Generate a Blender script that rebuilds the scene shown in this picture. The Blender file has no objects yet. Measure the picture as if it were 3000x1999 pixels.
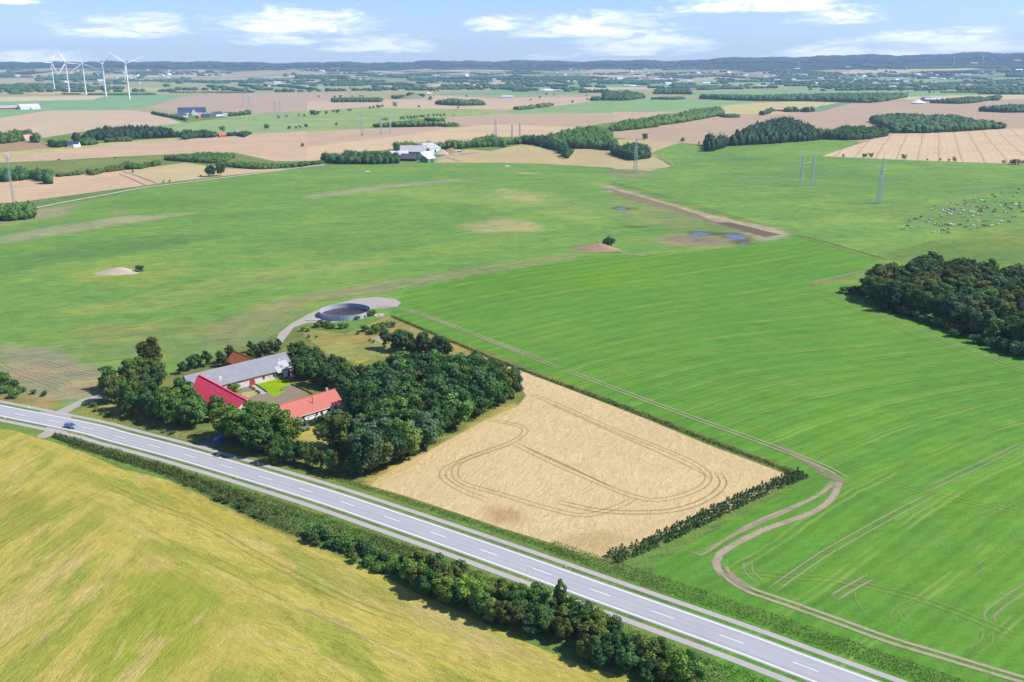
import bpy, math, random
import numpy as np
from mathutils import Vector
from mathutils.geometry import delaunay_2d_cdt

# ------------------------------------------------------------------ camera, sky, sun, exposure
H = 110.0                                   # flying height above the road
FPX = 2100.0 / 2353.0                       # focal length / picture width
PITCH = math.atan(634 / 2100.0)
sc = bpy.context.scene
col = sc.collection
cam_d = bpy.data.cameras.new("camera"); cam = bpy.data.objects.new("camera", cam_d); col.objects.link(cam)
cam_d.sensor_width = 36; cam_d.lens = 36 * FPX; cam_d.clip_start = 1; cam_d.clip_end = 90000
cam.location = (0, 0, H); cam.rotation_euler = (math.pi / 2 - PITCH, 0, 0)
sc.camera = cam
SUN_EL, SUN_AZ = math.radians(47), math.radians(91)      # azimuth from +Y towards +X
sd = bpy.data.lights.new("sun", 'SUN'); so = bpy.data.objects.new("sun", sd); col.objects.link(so)
sd.energy = 4.8; sd.angle = math.radians(0.5); sd.color = (1.0, 0.955, 0.88)
sv = Vector((math.sin(SUN_AZ) * math.cos(SUN_EL), math.cos(SUN_AZ) * math.cos(SUN_EL), math.sin(SUN_EL)))
so.rotation_euler = sv.to_track_quat('Z', 'Y').to_euler(); so.location = (0, 0, 500)
sc.view_settings.view_transform = 'Standard'; sc.view_settings.look = 'None'
sc.view_settings.gamma = 1; sc.view_settings.use_curve_mapping = False
sc.view_settings.exposure = 0.62
HAZE = 5.8e-5

def D2azel(x, y):                            # a point of the sky as azimuth and elevation
    dx = (x - 1176.5) / 2100; dy = (784 - y) / 2100
    Y = math.cos(PITCH) + dy * math.sin(PITCH); Z = -math.sin(PITCH) + dy * math.cos(PITCH)
    return math.atan2(dx, Y), math.atan2(Z, math.hypot(dx, Y))

class NT:                                    # tiny node-tree helper
    def __init__(s, tree): s.t = tree; s.n = tree.nodes; s.l = tree.links
    def new(s, k, **kw):
        n = s.n.new(k)
        for a, b in kw.items(): setattr(n, a, b)
        return n
    def put(s, sock, v):
        if hasattr(v, 'is_output'): s.l.new(v, sock)
        elif v is not None:
            try: sock.default_value = v
            except Exception: sock.default_value = (v[0], v[1], v[2], 1)
    def m(s, op, a, b=None, c=None, clamp=False):
        n = s.new('ShaderNodeMath', operation=op, use_clamp=clamp)
        s.put(n.inputs[0], a)
        if b is not None: s.put(n.inputs[1], b)
        if c is not None: s.put(n.inputs[2], c)
        return n.outputs[0]
    def vm(s, op, a, b=None):
        n = s.new('ShaderNodeVectorMath', operation=op); s.put(n.inputs[0], a)
        if b is not None: s.put(n.inputs[1], b)
        return n.outputs[0]
    def mix(s, f, a, b, mode='MIX'):
        n = s.new('ShaderNodeMix', data_type='RGBA', blend_type=mode)
        s.put(n.inputs[0], f); s.put(n.inputs[6], a); s.put(n.inputs[7], b)
        return n.outputs[2]
    def noise(s, vec, scale, detail=3, rough=.55, dist=0.0):
        n = s.new('ShaderNodeTexNoise'); s.put(n.inputs['Vector'], vec); n.inputs['Scale'].default_value = scale
        n.inputs['Detail'].default_value = detail; n.inputs['Roughness'].default_value = rough; n.inputs['Distortion'].default_value = dist
        return n.outputs['Fac']
    def along(s, P, deg, sx, sy=1.0):
        """coordinates turned so that x runs along deg, then squeezed"""
        a = s.new('ShaderNodeMapping'); s.l.new(P, a.inputs[0]); a.inputs['Rotation'].default_value = (0, 0, -math.radians(deg))
        b = s.new('ShaderNodeMapping'); s.l.new(a.outputs[0], b.inputs[0]); b.inputs['Scale'].default_value = (sx, sy, 1)
        return b.outputs[0]
    def ramp(s, v, a, b, c=0.0, d=1.0):
        n = s.new('ShaderNodeMapRange', interpolation_type='SMOOTHSTEP')
        s.put(n.inputs[0], v); n.inputs[1].default_value = a; n.inputs[2].default_value = b
        n.inputs[3].default_value = c; n.inputs[4].default_value = d
        return n.outputs[0]

w = bpy.data.worlds.new("World"); sc.world = w; w.use_nodes = True
N = NT(w.node_tree); N.n.clear()
out = N.new('ShaderNodeOutputWorld'); bg = N.new('ShaderNodeBackground'); N.l.new(bg.outputs[0], out.inputs[0])
sky = N.new('ShaderNodeTexSky', sky_type='NISHITA'); sky.sun_disc = False
sky.sun_elevation = SUN_EL; sky.sun_rotation = SUN_AZ; sky.altitude = 100; sky.air_density = 1.0; sky.dust_density = 0.1; sky.ozone_density = 2.0
tc = N.new('ShaderNodeTexCoord'); sx = N.new('ShaderNodeSeparateXYZ'); N.l.new(tc.outputs['Generated'], sx.inputs[0])
azn = N.m('ARCTAN2', sx.outputs[0], sx.outputs[1]); eln = N.m('ARCSINE', sx.outputs[2])
cv = N.new('ShaderNodeCombineXYZ'); N.put(cv.inputs[0], N.m('MULTIPLY', azn, 17)); N.put(cv.inputs[1], N.m('MULTIPLY', eln, 85))
nz = N.noise(cv.outputs[0], 1.1, 7, .62, .8); nz2 = N.noise(cv.outputs[0], 4.0, 5, .65)
nn = N.m('ADD', N.m('MULTIPLY', N.m('SUBTRACT', nz, .5), 3.6), N.m('MULTIPLY', N.m('SUBTRACT', nz2, .5), 1.5))
# clouds: centre x, base y, half width, height above base (as seen), density
CL = [(260, 78, 150, 40, .8), (330, 62, 90, 30, .7), (690, 66, 160, 44, 1.0), (620, 98, 110, 22, .8), (870, 112, 130, 28, .95),
      (1140, 64, 55, 26, .95), (1370, 72, 170, 40, 1.0), (1290, 82, 120, 22, .8), (1480, 112, 150, 36, 1.0), (1420, 125, 150, 18, .8),
      (1750, 20, 200, 36, .95), (1920, 50, 100, 30, .9), (2160, 96, 150, 30, .95), (2230, 112, 130, 26, .9), (2000, 126, 230, 34, .9),
      (90, 140, 120, 22, .85), (20, 6, 70, 14, .7), (-250, 60, 150, 40, .9), (2600, 70, 150, 40, .9), (1260, 134, 60, 16, .5), (2420, 30, 90, 20, .7)]
dens = None
for (cx, cy, hw_, hh, dn) in CL:
    a0, e0 = D2azel(cx, cy); a1, e1 = D2azel(cx + hw_, cy - hh)
    ua = N.m('DIVIDE', N.m('SUBTRACT', azn, a0), (a1 - a0) * 1.25)
    v0 = N.m('DIVIDE', N.m('SUBTRACT', eln, e0), (e1 - e0) * 1.25)
    vv = N.m('ADD', N.m('MAXIMUM', v0, 0.0), N.m('MULTIPLY', N.m('MINIMUM', v0, 0.0), -3.5))
    r = N.m('SUBTRACT', dn, N.m('ADD', N.m('MULTIPLY', ua, ua), N.m('MULTIPLY', vv, vv)))
    dens = r if dens is None else N.m('MAXIMUM', dens, r)
dens = N.m('ADD', dens, nn)
cf = N.ramp(dens, -.25, .9); wisp = N.ramp(N.m('ADD', nn, N.m('MULTIPLY', N.ramp(eln, .0, .09), .05)), .45, 1.3, 0, .28)
cf = N.m('MAXIMUM', cf, wisp)
zen = N.ramp(eln, 0.075, 0.16); allc = N.m('MULTIPLY', N.m('MAXIMUM', cf, N.m('MULTIPLY', zen, N.ramp(nz, .5, .75, 0, .5))), .96)
skyc = N.mix(1.0, sky.outputs[0], (0.76, .92, 1.36, 1), 'MULTIPLY')
shade = N.mix(N.ramp(dens, .3, 1.3), (8.6, 9.4, 10.6, 1), (11.6, 11.7, 11.7, 1))
N.put(bg.inputs[0], N.mix(allc, skyc, shade)); bg.inputs[1].default_value = 0.085

# ------------------------------------------------------------------ from picture points to places on the terrain
CR = {'A': (0, 0, 2.353), 'B': (1000, 0, 2.353), 'C': (2000, 0, 2.353), 'L': (0, 300, 2.353), 'M': (900, 250, 2.353), 'R': (1800, 250, 1.961),
      'G': (200, 850, 1.681), 'H': (500, 980, 4.278), 'J': (0, 1050, 3.361), 'K': (850, 1380, 2.353), 'Q': (1600, 1500, 1.681), 'U': (0, 1200, 1.961),
      'W': (2200, 550, 2.851), 'T': (850, 820, 2.941), 'D': (0, 0, 0.784333), 'N': (770, 1130, 7.13), 'V': (1130, 420, 8.715), 'B2': (430, 300, 7.13),
      'Y': (2320, 430, 7.353), 'A2': (0, 160, 3.3614), 'C2': (2300, 160, 3.3614), 'Z': (1750, 500, 3.62), 'I': (640, 1080, 9.05), 'E5': (0, 1150, 7.843), 'P': (1000, 1100, 1.681),
      'S5': (200, 740, 5.8825), 'S6': (1650, 680, 9.412), 'L7': (0, 260, 5.8825)}
PROF = [(-600, 146), (0, 144), (120, 141), (280, 143), (420, 141), (560, 144), (700, 143), (860, 143), (1000, 141), (1130, 140), (1290, 141), (1400, 139), (1560, 139), (1650, 136),
        (1780, 134), (1900, 131), (2020, 129), (2130, 128), (2240, 125), (2353, 124), (3000, 122)]
HR = 13000.0
_pa = np.array([D2azel(x, 150)[0] for x, y in PROF]); _pz = np.array([H + HR * math.tan(D2azel(x, y + (3.5 if x < 1600 else 1.5))[1]) for x, y in PROF])
def sst(x, a, b):
    t = np.clip((x - a) / (b - a), 0, 1); return t * t * (3 - 2 * t)
def hgt(x, y):
    x = np.asarray(x, float); y = np.asarray(y, float); d = np.hypot(x, y)
    a = sst(d, 480, 1500)
    z = a * (2.4 * np.sin(x / 210 + 1) * np.sin(y / 250 + .5) + 1.1 * np.sin((x + .6 * y) / 150))
    z = z + sst(d, 2500, 5000) * 3.5 * np.sin(x / 700 + 2) * np.sin(y / 900)
    az = np.arctan2(x, y)
    zr = np.interp(az, _pa, _pz) + 7 * np.sin(az * 60) + 5 * np.sin(az * 141 + 1) + 2.5 * np.sin(az * 390)
    return z + zr * sst(d, 5600, HR)
def rays(c, pts):
    ox, oy, s = CR[c]; p = np.array(pts, float)
    x = (p[:, 0] / s + ox) / 1.275; y = (p[:, 1] / s + oy) / 1.275
    dx = (x - 1176.5) / 2100; dy = (784 - y) / 2100
    return np.stack([dx, math.cos(PITCH) + dy * math.sin(PITCH), -math.sin(PITCH) + dy * math.cos(PITCH)], 1)
_T = 60 * 1.012 ** np.arange(480)
def ats(c, pts, z=None, up=0.0):
    """World (x, y) under picture points; z: on that level, up: at that height above the terrain."""
    r = rays(c, pts)
    if z is not None:
        t = (H - z) / -r[:, 2]; return np.stack([r[:, 0] * t, r[:, 1] * t], 1)
    P = r[:, None, :] * _T[None, :, None]
    g = H + P[..., 2] - hgt(P[..., 0], P[..., 1]) - up
    neg = g < 0; i = np.where(neg.any(1), neg.argmax(1), len(_T) - 1); i = np.maximum(i, 1)
    lo = _T[i - 1]; hi = _T[i]
    for _ in range(25):
        m = (lo + hi) / 2; q = r * m[:, None]; s = H + q[:, 2] - hgt(q[:, 0], q[:, 1]) - up < 0
        hi = np.where(s, m, hi); lo = np.where(s, lo, m)
    return (r * hi[:, None])[:, :2]
def at(c, x, y, z=None, up=0.0):
    p = ats(c, [(x, y)], z, up)[0]; return float(p[0]), float(p[1])
def at3(c, x, y, up=0.0):
    a, b = at(c, x, y, None, up); return a, b, float(hgt(a, b))
def inside(poly, P):
    x, y = P[:, 0], P[:, 1]; r = np.zeros(len(P), bool); n = len(poly)
    for i in range(n):
        x0, y0 = poly[i]; x1, y1 = poly[(i + 1) % n]
        c = (y0 > y) != (y1 > y)
        if c.any():
            with np.errstate(divide='ignore', invalid='ignore'):
                r ^= c & (x < (x1 - x0) * (y - y0) / (y1 - y0) + x0)
    return r
def pdist(poly, P):
    d = np.full(len(P), 1e9); n = len(poly)
    for i in range(n):
        a = np.array(poly[i]); b = np.array(poly[(i + 1) % n]); ab = b - a
        t = np.clip(((P - a) @ ab) / max(1e-9, ab @ ab), 0, 1); d = np.minimum(d, np.hypot(*(P - a - t[:, None] * ab).T))
    return d
def lin(c):
    return tuple(((v / 255 + .055) / 1.055) ** 2.4 if v > 10 else v / 255 / 12.92 for v in c)
KL = 1.95
def alb(c, k=None):                         # seen colour -> surface colour under this sun
    k = k or KL; return tuple(min(.82, v / k) for v in lin(c))
def catmull(P, step):
    P = np.array(P, float); Q = np.vstack([2 * P[0] - P[1], P, 2 * P[-1] - P[-2]]); o = []
    for i in range(1, len(Q) - 2):
        n = max(1, int(np.hypot(*(Q[i + 1] - Q[i])) / step)); t = (np.arange(n) / n)[:, None]
        a, b, c, d = Q[i - 1], Q[i], Q[i + 1], Q[i + 2]
        o.append(.5 * (2 * b + (c - a) * t + (2 * a - 5 * b + 4 * c - d) * t ** 2 + (3 * b - a - 3 * c + d) * t ** 3))
    o.append(P[-1:]); return np.vstack(o)
def normals(P):
    t = np.gradient(P, axis=0); t /= np.maximum(1e-9, np.hypot(t[:, 0], t[:, 1]))[:, None]
    return np.stack([-t[:, 1], t[:, 0]], 1)

# ------------------------------------------------------------------ materials
MATS = {}
def mat_new(name):
    m = bpy.data.materials.new(name); m.use_nodes = True; MATS[name] = m
    n = NT(m.node_tree); b = m.node_tree.nodes['Principled BSDF']; return m, n, b
def simple(name, c, rough=.7, var=.12, scale=1.5, metal=0.0, bump=0.0, spec=.3, trans=0.0):
    if name in MATS: return MATS[name]
    m, n, b = mat_new(name); t = n.new('ShaderNodeTexCoord').outputs['Object']
    f = n.noise(t, scale, 4); f2 = n.noise(t, scale * 9, 2)
    k = n.m('ADD', 1 - var, n.m('MULTIPLY', n.m('ADD', f, n.m('MULTIPLY', f2, .5)), var * 1.35))
    n.put(b.inputs['Base Color'], scale_col(n, c, k))
    b.inputs['Roughness'].default_value = rough; b.inputs['Metallic'].default_value = metal; b.inputs['Specular IOR Level'].default_value = spec
    if bump:
        bp = n.new('ShaderNodeBump'); bp.inputs['Strength'].default_value = bump; n.put(bp.inputs['Height'], f2); n.l.new(bp.outputs[0], b.inputs['Normal'])
    return m
def scale_col(n, c, k):
    v = n.new('ShaderNodeVectorMath', operation='SCALE')
    if hasattr(c, 'is_output'): n.l.new(c, v.inputs[0])
    else: v.inputs[0].default_value = c[:3]
    n.put(v.inputs['Scale'], k); return v.outputs[0]

def field_mat(name, kind):
    m, n, b = mat_new(name); P = n.new('ShaderNodeTexCoord').outputs['Object']
    ca = n.new('ShaderNodeAttribute', attribute_name='col').outputs['Color']
    sp = n.new('ShaderNodeSeparateXYZ'); n.l.new(n.new('ShaderNodeAttribute', attribute_name='tex').outputs['Vector'], sp.inputs[0])
    ph, st, far = sp.outputs[0], sp.outputs[1], sp.outputs[2]
    big = n.noise(P, .012, 4, .6, .6); mid = n.noise(P, .11, 4, .6, .4); fine = n.noise(P, 1.1, 3, .65); mic = n.noise(P, 3.5, 2, .7)
    if kind == 'grass':
        mq = n.along(P, 22, .3)
        med = n.noise(mq, .42, 4, .65, .6); mid2 = n.noise(mq, .05, 4, .6, 1.0)
        k = n.m('ADD', -1.09, n.m('ADD', n.m('MULTIPLY', med, 1.15), n.m('ADD', n.m('MULTIPLY', big, .6), n.m('ADD', n.m('MULTIPLY', mid, .75), n.m('ADD', n.m('MULTIPLY', fine, 1.0), n.m('MULTIPLY', mic, .8))))))
        calm = n.m('SUBTRACT', 1.0, n.m('MULTIPLY', st, .45)); k = n.m('ADD', n.m('MULTIPLY', n.m('SUBTRACT', k, 1.02), calm), 1.02)
        c = scale_col(n, ca, k)
        c = n.mix(n.m('MULTIPLY', calm, n.ramp(mid2, .5, .38, 0, .5)), c, n.mix(1.0, c, (.78, .9, .95, 1), 'MULTIPLY'))
        c = n.mix(n.m('MULTIPLY', calm, n.ramp(n.m('ADD', n.m('MULTIPLY', mid2, .65), n.m('MULTIPLY', big, .35)), .46, .62, 0, .75)), c, n.mix(1.0, c, (1.42, 1.1, .95, 1), 'MULTIPLY'))
        # drill rows and tramlines
        ph2 = n.m('ADD', ph, n.m('MULTIPLY', n.m('SUBTRACT', big, .5), .5))
        rows = n.m('SINE', n.m('MULTIPLY', ph2, 6.2832 * 5)); rowb = n.m('SINE', n.m('MULTIPLY', n.m('ADD', ph2, n.m('MULTIPLY', mid, .08)), 6.2832 * 1.7))
        fr = n.m('ABSOLUTE', n.m('SUBTRACT', n.m('FRACT', ph2), .5))
        tl = n.m('MULTIPLY', n.ramp(n.m('ABSOLUTE', n.m('SUBTRACT', fr, .055)), .012, .034, 1, 0), n.ramp(n.noise(P, .035, 3, .6), .38, .62))
        c = scale_col(n, c, n.m('ADD', 1.0, n.m('MULTIPLY', st, n.m('ADD', n.m('MULTIPLY', rows, .06), n.m('MULTIPLY', rowb, .055)))))
        c = n.mix(n.m('MULTIPLY', n.m('MULTIPLY', tl, st), .5), c, (.22, .27, .065, 1))
        bs, bh = .5, fine
    elif kind == 'dry':
        k = n.m('ADD', .38, n.m('ADD', n.m('MULTIPLY', big, .4), n.m('ADD', n.m('MULTIPLY', mid, .4), n.m('ADD', n.m('MULTIPLY', fine, .36), n.m('MULTIPLY', mic, .2)))))
        c = scale_col(n, ca, k)
        fr = n.m('ABSOLUTE', n.m('SUBTRACT', n.m('FRACT', n.m('ADD', ph, n.m('MULTIPLY', big, .3))), .5))
        tl = n.ramp(fr, .02, .06, 1, 0); rw = n.m('SINE', n.m('MULTIPLY', ph, 6.2832 * 3))
        c = scale_col(n, c, n.m('ADD', 1.0, n.m('MULTIPLY', st, n.m('SUBTRACT', n.m('MULTIPLY', rw, .03), n.m('MULTIPLY', tl, .3)))))
        bs, bh = .35, fine
        # patchwork of far fields, hedge-dark woods on the hills
        mp = n.new('ShaderNodeMapping'); n.l.new(P, mp.inputs[0]); mp.inputs['Rotation'].default_value = (0, 0, .35)
        mp.inputs['Scale'].default_value = (1 / 430, 1 / 620, 0)
        vo = n.new('ShaderNodeTexVoronoi', distance='CHEBYCHEV'); n.l.new(mp.outputs[0], vo.inputs['Vector']); vo.inputs['Scale'].default_value = 1; vo.inputs['Randomness'].default_value = .85
        sc_ = n.new('ShaderNodeSeparateColor'); n.l.new(vo.outputs['Color'], sc_.inputs[0])
        rr = n.new('ShaderNodeValToRGB'); n.l.new(sc_.outputs[0], rr.inputs[0]); rr.color_ramp.interpolation = 'CONSTANT'
        e = rr.color_ramp.elements; cs = [(0, (172, 178, 124)), (.16, (212, 196, 160)), (.32, (120, 152, 98)), (.46, (222, 204, 170)), (.58, (168, 172, 124)), (.7, (205, 180, 150)), (.84, (112, 140, 92)), (.95, (70, 98, 68))]
        e[0].position = 0; e[0].color = (*alb(cs[0][1]), 1); e[1].position = cs[1][0]; e[1].color = (*alb(cs[1][1]), 1)
        for p_, c_ in cs[2:]:
            q = e.new(p_); q.color = (*alb(c_), 1)
        ff = rr.outputs[0]
        wn = n.noise(P, .0011, 5, .62); sp2 = n.new('ShaderNodeSeparateXYZ'); n.l.new(P, sp2.inputs[0])
        hillness = n.m('MULTIPLY', n.ramp(sp2.outputs[2], 30, 110), .34)
        ff = n.mix(n.ramp(n.m('ADD', wn, hillness), .63, .66), ff, (.02, .032, .018, 1))
        c = n.mix(far, c, scale_col(n, ff, n.m('ADD', .75, n.m('MULTIPLY', mid, .5))))
    elif kind == 'wheat':
        mp_o = n.along(P, 70, .33)
        dn = n.new('ShaderNodeTexNoise'); n.l.new(P, dn.inputs['Vector']); dn.inputs['Scale'].default_value = .07; dn.inputs['Detail'].default_value = 3
        dv = n.vm('ADD', mp_o, scale_col(n, dn.outputs['Color'], 9.0))
        s1 = n.noise(dv, .8, 5, .66, .5); s2 = n.noise(dv, 2.8, 3, .7, .4)
        k = n.m('ADD', -.02, n.m('ADD', n.m('MULTIPLY', big, .3), n.m('ADD', n.m('MULTIPLY', s1, .9), n.m('MULTIPLY', s2, 1.05))))
        c = scale_col(n, ca, k)
        c = n.mix(n.ramp(n.m('ADD', n.m('MULTIPLY', mid, .5), n.m('MULTIPLY', s1, .5)), .5, .72, 0, .4), c, scale_col(n, c, .72))
        bs, bh = .6, n.m('ADD', s1, n.m('MULTIPLY', s2, .6))
    else:                                   # barley, green and gold; two drilling directions meet in it
        w1, w2 = n.along(P, 82, .22), n.along(P, -36, .22); sp3 = n.new('ShaderNodeSeparateXYZ'); n.l.new(P, sp3.inputs[0])
        v_ = n.m('ADD', n.m('MULTIPLY', n.m('ADD', sp3.outputs[0], 120.5), .797), n.m('MULTIPLY', n.m('SUBTRACT', sp3.outputs[1], 237.5), .605))
        side = n.ramp(n.m('ADD', v_, n.m('MULTIPLY', n.m('SUBTRACT', big, .5), 60)), -14, 14)
        both = lambda sc_, de, di: n.m('ADD', n.m('MULTIPLY', n.noise(w1, sc_, de, .62, di), n.m('SUBTRACT', 1.0, side)), n.m('MULTIPLY', n.noise(w2, sc_, de, .62, di), side))
        st0 = both(.11, 5, .8); st2 = both(.45, 4, 1.0); s1 = both(1.4, 4, 1.2); s2 = n.noise(P, 2.8, 3, .7)
        k = n.m('ADD', -.48, n.m('ADD', n.m('MULTIPLY', st2, .75), n.m('ADD', n.m('MULTIPLY', s1, 1.2), n.m('MULTIPLY', s2, 1.15))))
        c = n.mix(n.ramp(st0, .44, .6, 0, .7), ca, scale_col(n, alb((158, 170, 66)), 1.0))
        c = n.mix(n.ramp(both(.16, 4, .6), .54, .66, 0, .6), c, scale_col(n, alb((222, 198, 128)), 1.0))
        c = scale_col(n, c, k)
        bs, bh = .6, n.m('ADD', s1, n.m('ADD', s2, n.m('MULTIPLY', st2, .4)))
    n.put(b.inputs['Base Color'], c); b.inputs['Roughness'].default_value = .9; b.inputs['Specular IOR Level'].default_value = .08
    bp = n.new('ShaderNodeBump'); bp.inputs['Strength'].default_value = bs; bp.inputs['Distance'].default_value = .35; n.put(bp.inputs['Height'], bh); n.l.new(bp.outputs[0], b.inputs['Normal'])
    return m
GRASS = field_mat('grass_field', 'grass'); DRY = field_mat('dry_field', 'dry'); WHEAT = field_mat('ripe_wheat', 'wheat'); BARLEY = field_mat('barley', 'barley')

def asphalt_mat(name, c, streak=0.0):
    m, n, b = mat_new(name); P = n.new('ShaderNodeTexCoord').outputs['Object']; uv = n.new('ShaderNodeUVMap').outputs[0]
    f = n.noise(P, 2.5, 4, .7); g = n.noise(P, .12, 3)
    k = n.m('ADD', .82, n.m('ADD', n.m('MULTIPLY', f, .2), n.m('MULTIPLY', g, .16)))
    if streak:
        mp = n.new('ShaderNodeMapping'); n.l.new(uv, mp.inputs[0]); mp.inputs['Scale'].default_value = (.012, .9, 1)
        s = n.noise(mp.outputs[0], 1.0, 4, .6)
        su = n.new('ShaderNodeSeparateXYZ'); n.l.new(uv, su.inputs[0])
        wt = n.m('COSINE', n.m('MULTIPLY', su.outputs[1], 6.2832 / 1.67))
        k = n.m('ADD', k, n.m('ADD', n.m('MULTIPLY', n.m('SUBTRACT', s, .5), .42), n.m('MULTIPLY', wt, .035)))
    n.put(b.inputs['Base Color'], scale_col(n, c, k)); b.inputs['Roughness'].default_value = .85; b.inputs['Specular IOR Level'].default_value = .2
    return m
ROAD = asphalt_mat('road_asphalt', (.30, .30, .31), 1.0); PATHM = asphalt_mat('cycle_path_asphalt', (.33, .30, .295))
PAINT = simple('road_paint', (.78, .78, .78), .6, .12, 2)
GRAVEL = simple('gravel', (.30, .265, .235), .95, .25, .8, bump=.3); DARKGR = simple('dark_gravel', (.15, .15, .165), .95, .3, 1.2)
CONC = simple('concrete', (.33, .32, .30), .9, .25, .6)
wm, wn_, wb = mat_new('standing_water'); wb.inputs['Base Color'].default_value = (.035, .06, .12, 1); wb.inputs['Roughness'].default_value = .08; wb.inputs['Specular IOR Level'].default_value = .5; WATER = wm

def leaf_mat():
    m, n, b = mat_new('foliage'); P = n.new('ShaderNodeTexCoord').outputs['Object']; oi = n.new('ShaderNodeObjectInfo')
    r = oi.outputs['Random']; f = n.noise(P, 1.3, 3, .7); g = n.noise(P, .28, 2)
    c = n.mix(f, n.mix(1.0, oi.outputs['Color'], (.72, .78, .85, 1), 'MULTIPLY'), n.mix(1.0, oi.outputs['Color'], (1.45, 1.42, .85, 1), 'MULTIPLY'))
    c = scale_col(n, c, n.m('ADD', .55, n.m('ADD', n.m('MULTIPLY', r, .45), n.m('MULTIPLY', g, .5))))
    n.put(b.inputs['Base Color'], c); b.inputs['Roughness'].default_value = .65; b.inputs['Specular IOR Level'].default_value = .15
    tr = n.new('ShaderNodeBsdfTranslucent'); n.put(tr.inputs[0], n.mix(1.0, c, (1.2, 1.5, .5, 1), 'MULTIPLY'))
    mx = n.new('ShaderNodeMixShader'); mx.inputs[0].default_value = .25; o = m.node_tree.nodes['Material Output']
    n.l.new(b.outputs[0], mx.inputs[1]); n.l.new(tr.outputs[0], mx.inputs[2]); n.l.new(mx.outputs[0], o.inputs[0])
    return m
LEAF = leaf_mat()
BARK = simple('bark', (.09, .07, .05), .9, .3, 2)
GREENS = dict(dark=(.050, .112, .046), mid=(.084, .160, .050), light=(.13, .205, .045), olive=(.108, .148, .048), brown=(.095, .108, .05), conifer=(.026, .064, .036), blue=(.075, .125, .078), willow=(.10, .16, .08))

# ------------------------------------------------------------------ object helpers
def tag(o, label=None, cat=None, group=None, kind=None):
    if label: o['label'] = label
    if cat: o['category'] = cat
    if group: o['group'] = group
    if kind: o['kind'] = kind
    return o
def empty(name, loc, rz=0.0):
    o = bpy.data.objects.new(name, None); col.objects.link(o); o.location = loc; o.rotation_euler = (0, 0, rz); o.empty_display_size = .5
    return o
def mesh_np(name, V, F, m, k=4):
    me = bpy.data.meshes.new(name); V = np.asarray(V, np.float32); F = np.asarray(F, np.int32)
    me.vertices.add(len(V)); me.vertices.foreach_set('co', V.ravel()); me.loops.add(F.size); me.loops.foreach_set('vertex_index', F.ravel())
    me.polygons.add(len(F)); me.polygons.foreach_set('loop_start', np.arange(0, F.size, k, dtype=np.int32)); me.polygons.foreach_set('loop_total', np.full(len(F), k, np.int32))
    me.materials.append(m); me.update(calc_edges=True); return me
def link(name, me, parent=None, loc=None):
    o = bpy.data.objects.new(name, me); col.objects.link(o)
    if parent: o.parent = parent
    if loc is not None: o.location = loc
    return o
class MB:
    def __init__(s): s.v = []; s.f = []
    def add(s, v, f):
        b = len(s.v); s.v += [tuple(p) for p in v]; s.f += [tuple(b + i for i in q) for q in f]; return s
    def box(s, x0, x1, y0, y1, z0, z1):
        return s.add([(x0, y0, z0), (x1, y0, z0), (x1, y1, z0), (x0, y1, z0), (x0, y0, z1), (x1, y0, z1), (x1, y1, z1), (x0, y1, z1)],
                     [(3, 2, 1, 0), (4, 5, 6, 7), (0, 1, 5, 4), (1, 2, 6, 5), (2, 3, 7, 6), (3, 0, 4, 7)])
    def ext(s, prof, x0, x1, ax='x'):        # (y,z) outline pulled along x (or (x,z) along y)
        n = len(prof); f = (lambda a, q: (a, q[0], q[1])) if ax == 'x' else (lambda a, q: (q[0], a, q[1]))
        v = [f(x0, q) for q in prof] + [f(x1, q) for q in prof]
        return s.add(v, [tuple(range(n))[::-1], tuple(range(n, 2 * n))] + [(i, (i + 1) % n, n + (i + 1) % n, n + i) for i in range(n)])
    def tube(s, a, b, r0, r1=None, n=6):
        r1 = r0 if r1 is None else r1; a = Vector(a); b = Vector(b); d = (b - a).normalized(); u = d.orthogonal().normalized(); w_ = d.cross(u); v = []
        for p, r in ((a, r0), (b, r1)):
            for i in range(n):
                t = 2 * math.pi * i / n; v.append(p + u * math.cos(t) * r + w_ * math.sin(t) * r)
        return s.add(v, [tuple(range(n))[::-1], tuple(range(n, 2 * n))] + [(i, (i + 1) % n, n + (i + 1) % n, n + i) for i in range(n)])
    def mesh(s, name, m):
        me = bpy.data.meshes.new(name); me.from_pydata(s.v, [], s.f); me.materials.append(m); me.update(); return me
    def build(s, name, m, parent=None, smooth=False):
        me = s.mesh(name, m)
        if smooth: me.polygons.foreach_set('use_smooth', [True] * len(me.polygons))
        return link(name, me, parent)
def copy_tree(o, parent=None):
    c = o.copy(); col.objects.link(c)
    if parent: c.parent = parent
    for ch in list(o.children): copy_tree(ch, c)
    return c

# ------------------------------------------------------------------ the road line
RC = catmull([(-420, 384), (-300, 335.5), (-230, 308.5), (-165.4, 282.2), (-121.5, 261.8), (-57.4, 225.8), (17.6, 175.8), (56.4, 148.7), (100, 117), (150, 80)], 1.5)
_sp = [at('J', 125, 540), at('K', 72, 122), at('K', 2085, 820)]
def road_fix():
    """move the line so that it runs through the lane dashes seen in the photograph"""
    pts = [at('J', 125, 540), at('J', 860, 690), at('J', 1170, 775), at('J', 1880, 965), at('K', 118, 138), at('K', 714, 336), at('K', 1383, 568), at('K', 2155, 845), at('Q', 920, 630), at('Q', 1290, 768)]
    P = [(-420, pts[0][1] + .40 * (420 + pts[0][0]))] + [(-280, pts[0][1] + .425 * (280 + pts[0][0]))] + pts
    d = np.array(pts[-1]) - np.array(pts[-2]); d = d / np.hypot(*d)
    P += [tuple(np.array(pts[-1]) + d * 40), tuple(np.array(pts[-1]) + d * 90)]
    return catmull(P, 1.5)
RC = road_fix()
RS = np.concatenate([[0], np.cumsum(np.hypot(*np.diff(RC, axis=0).T))]); RN = normals(RC)      # RN points to the far (barn) side
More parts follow.
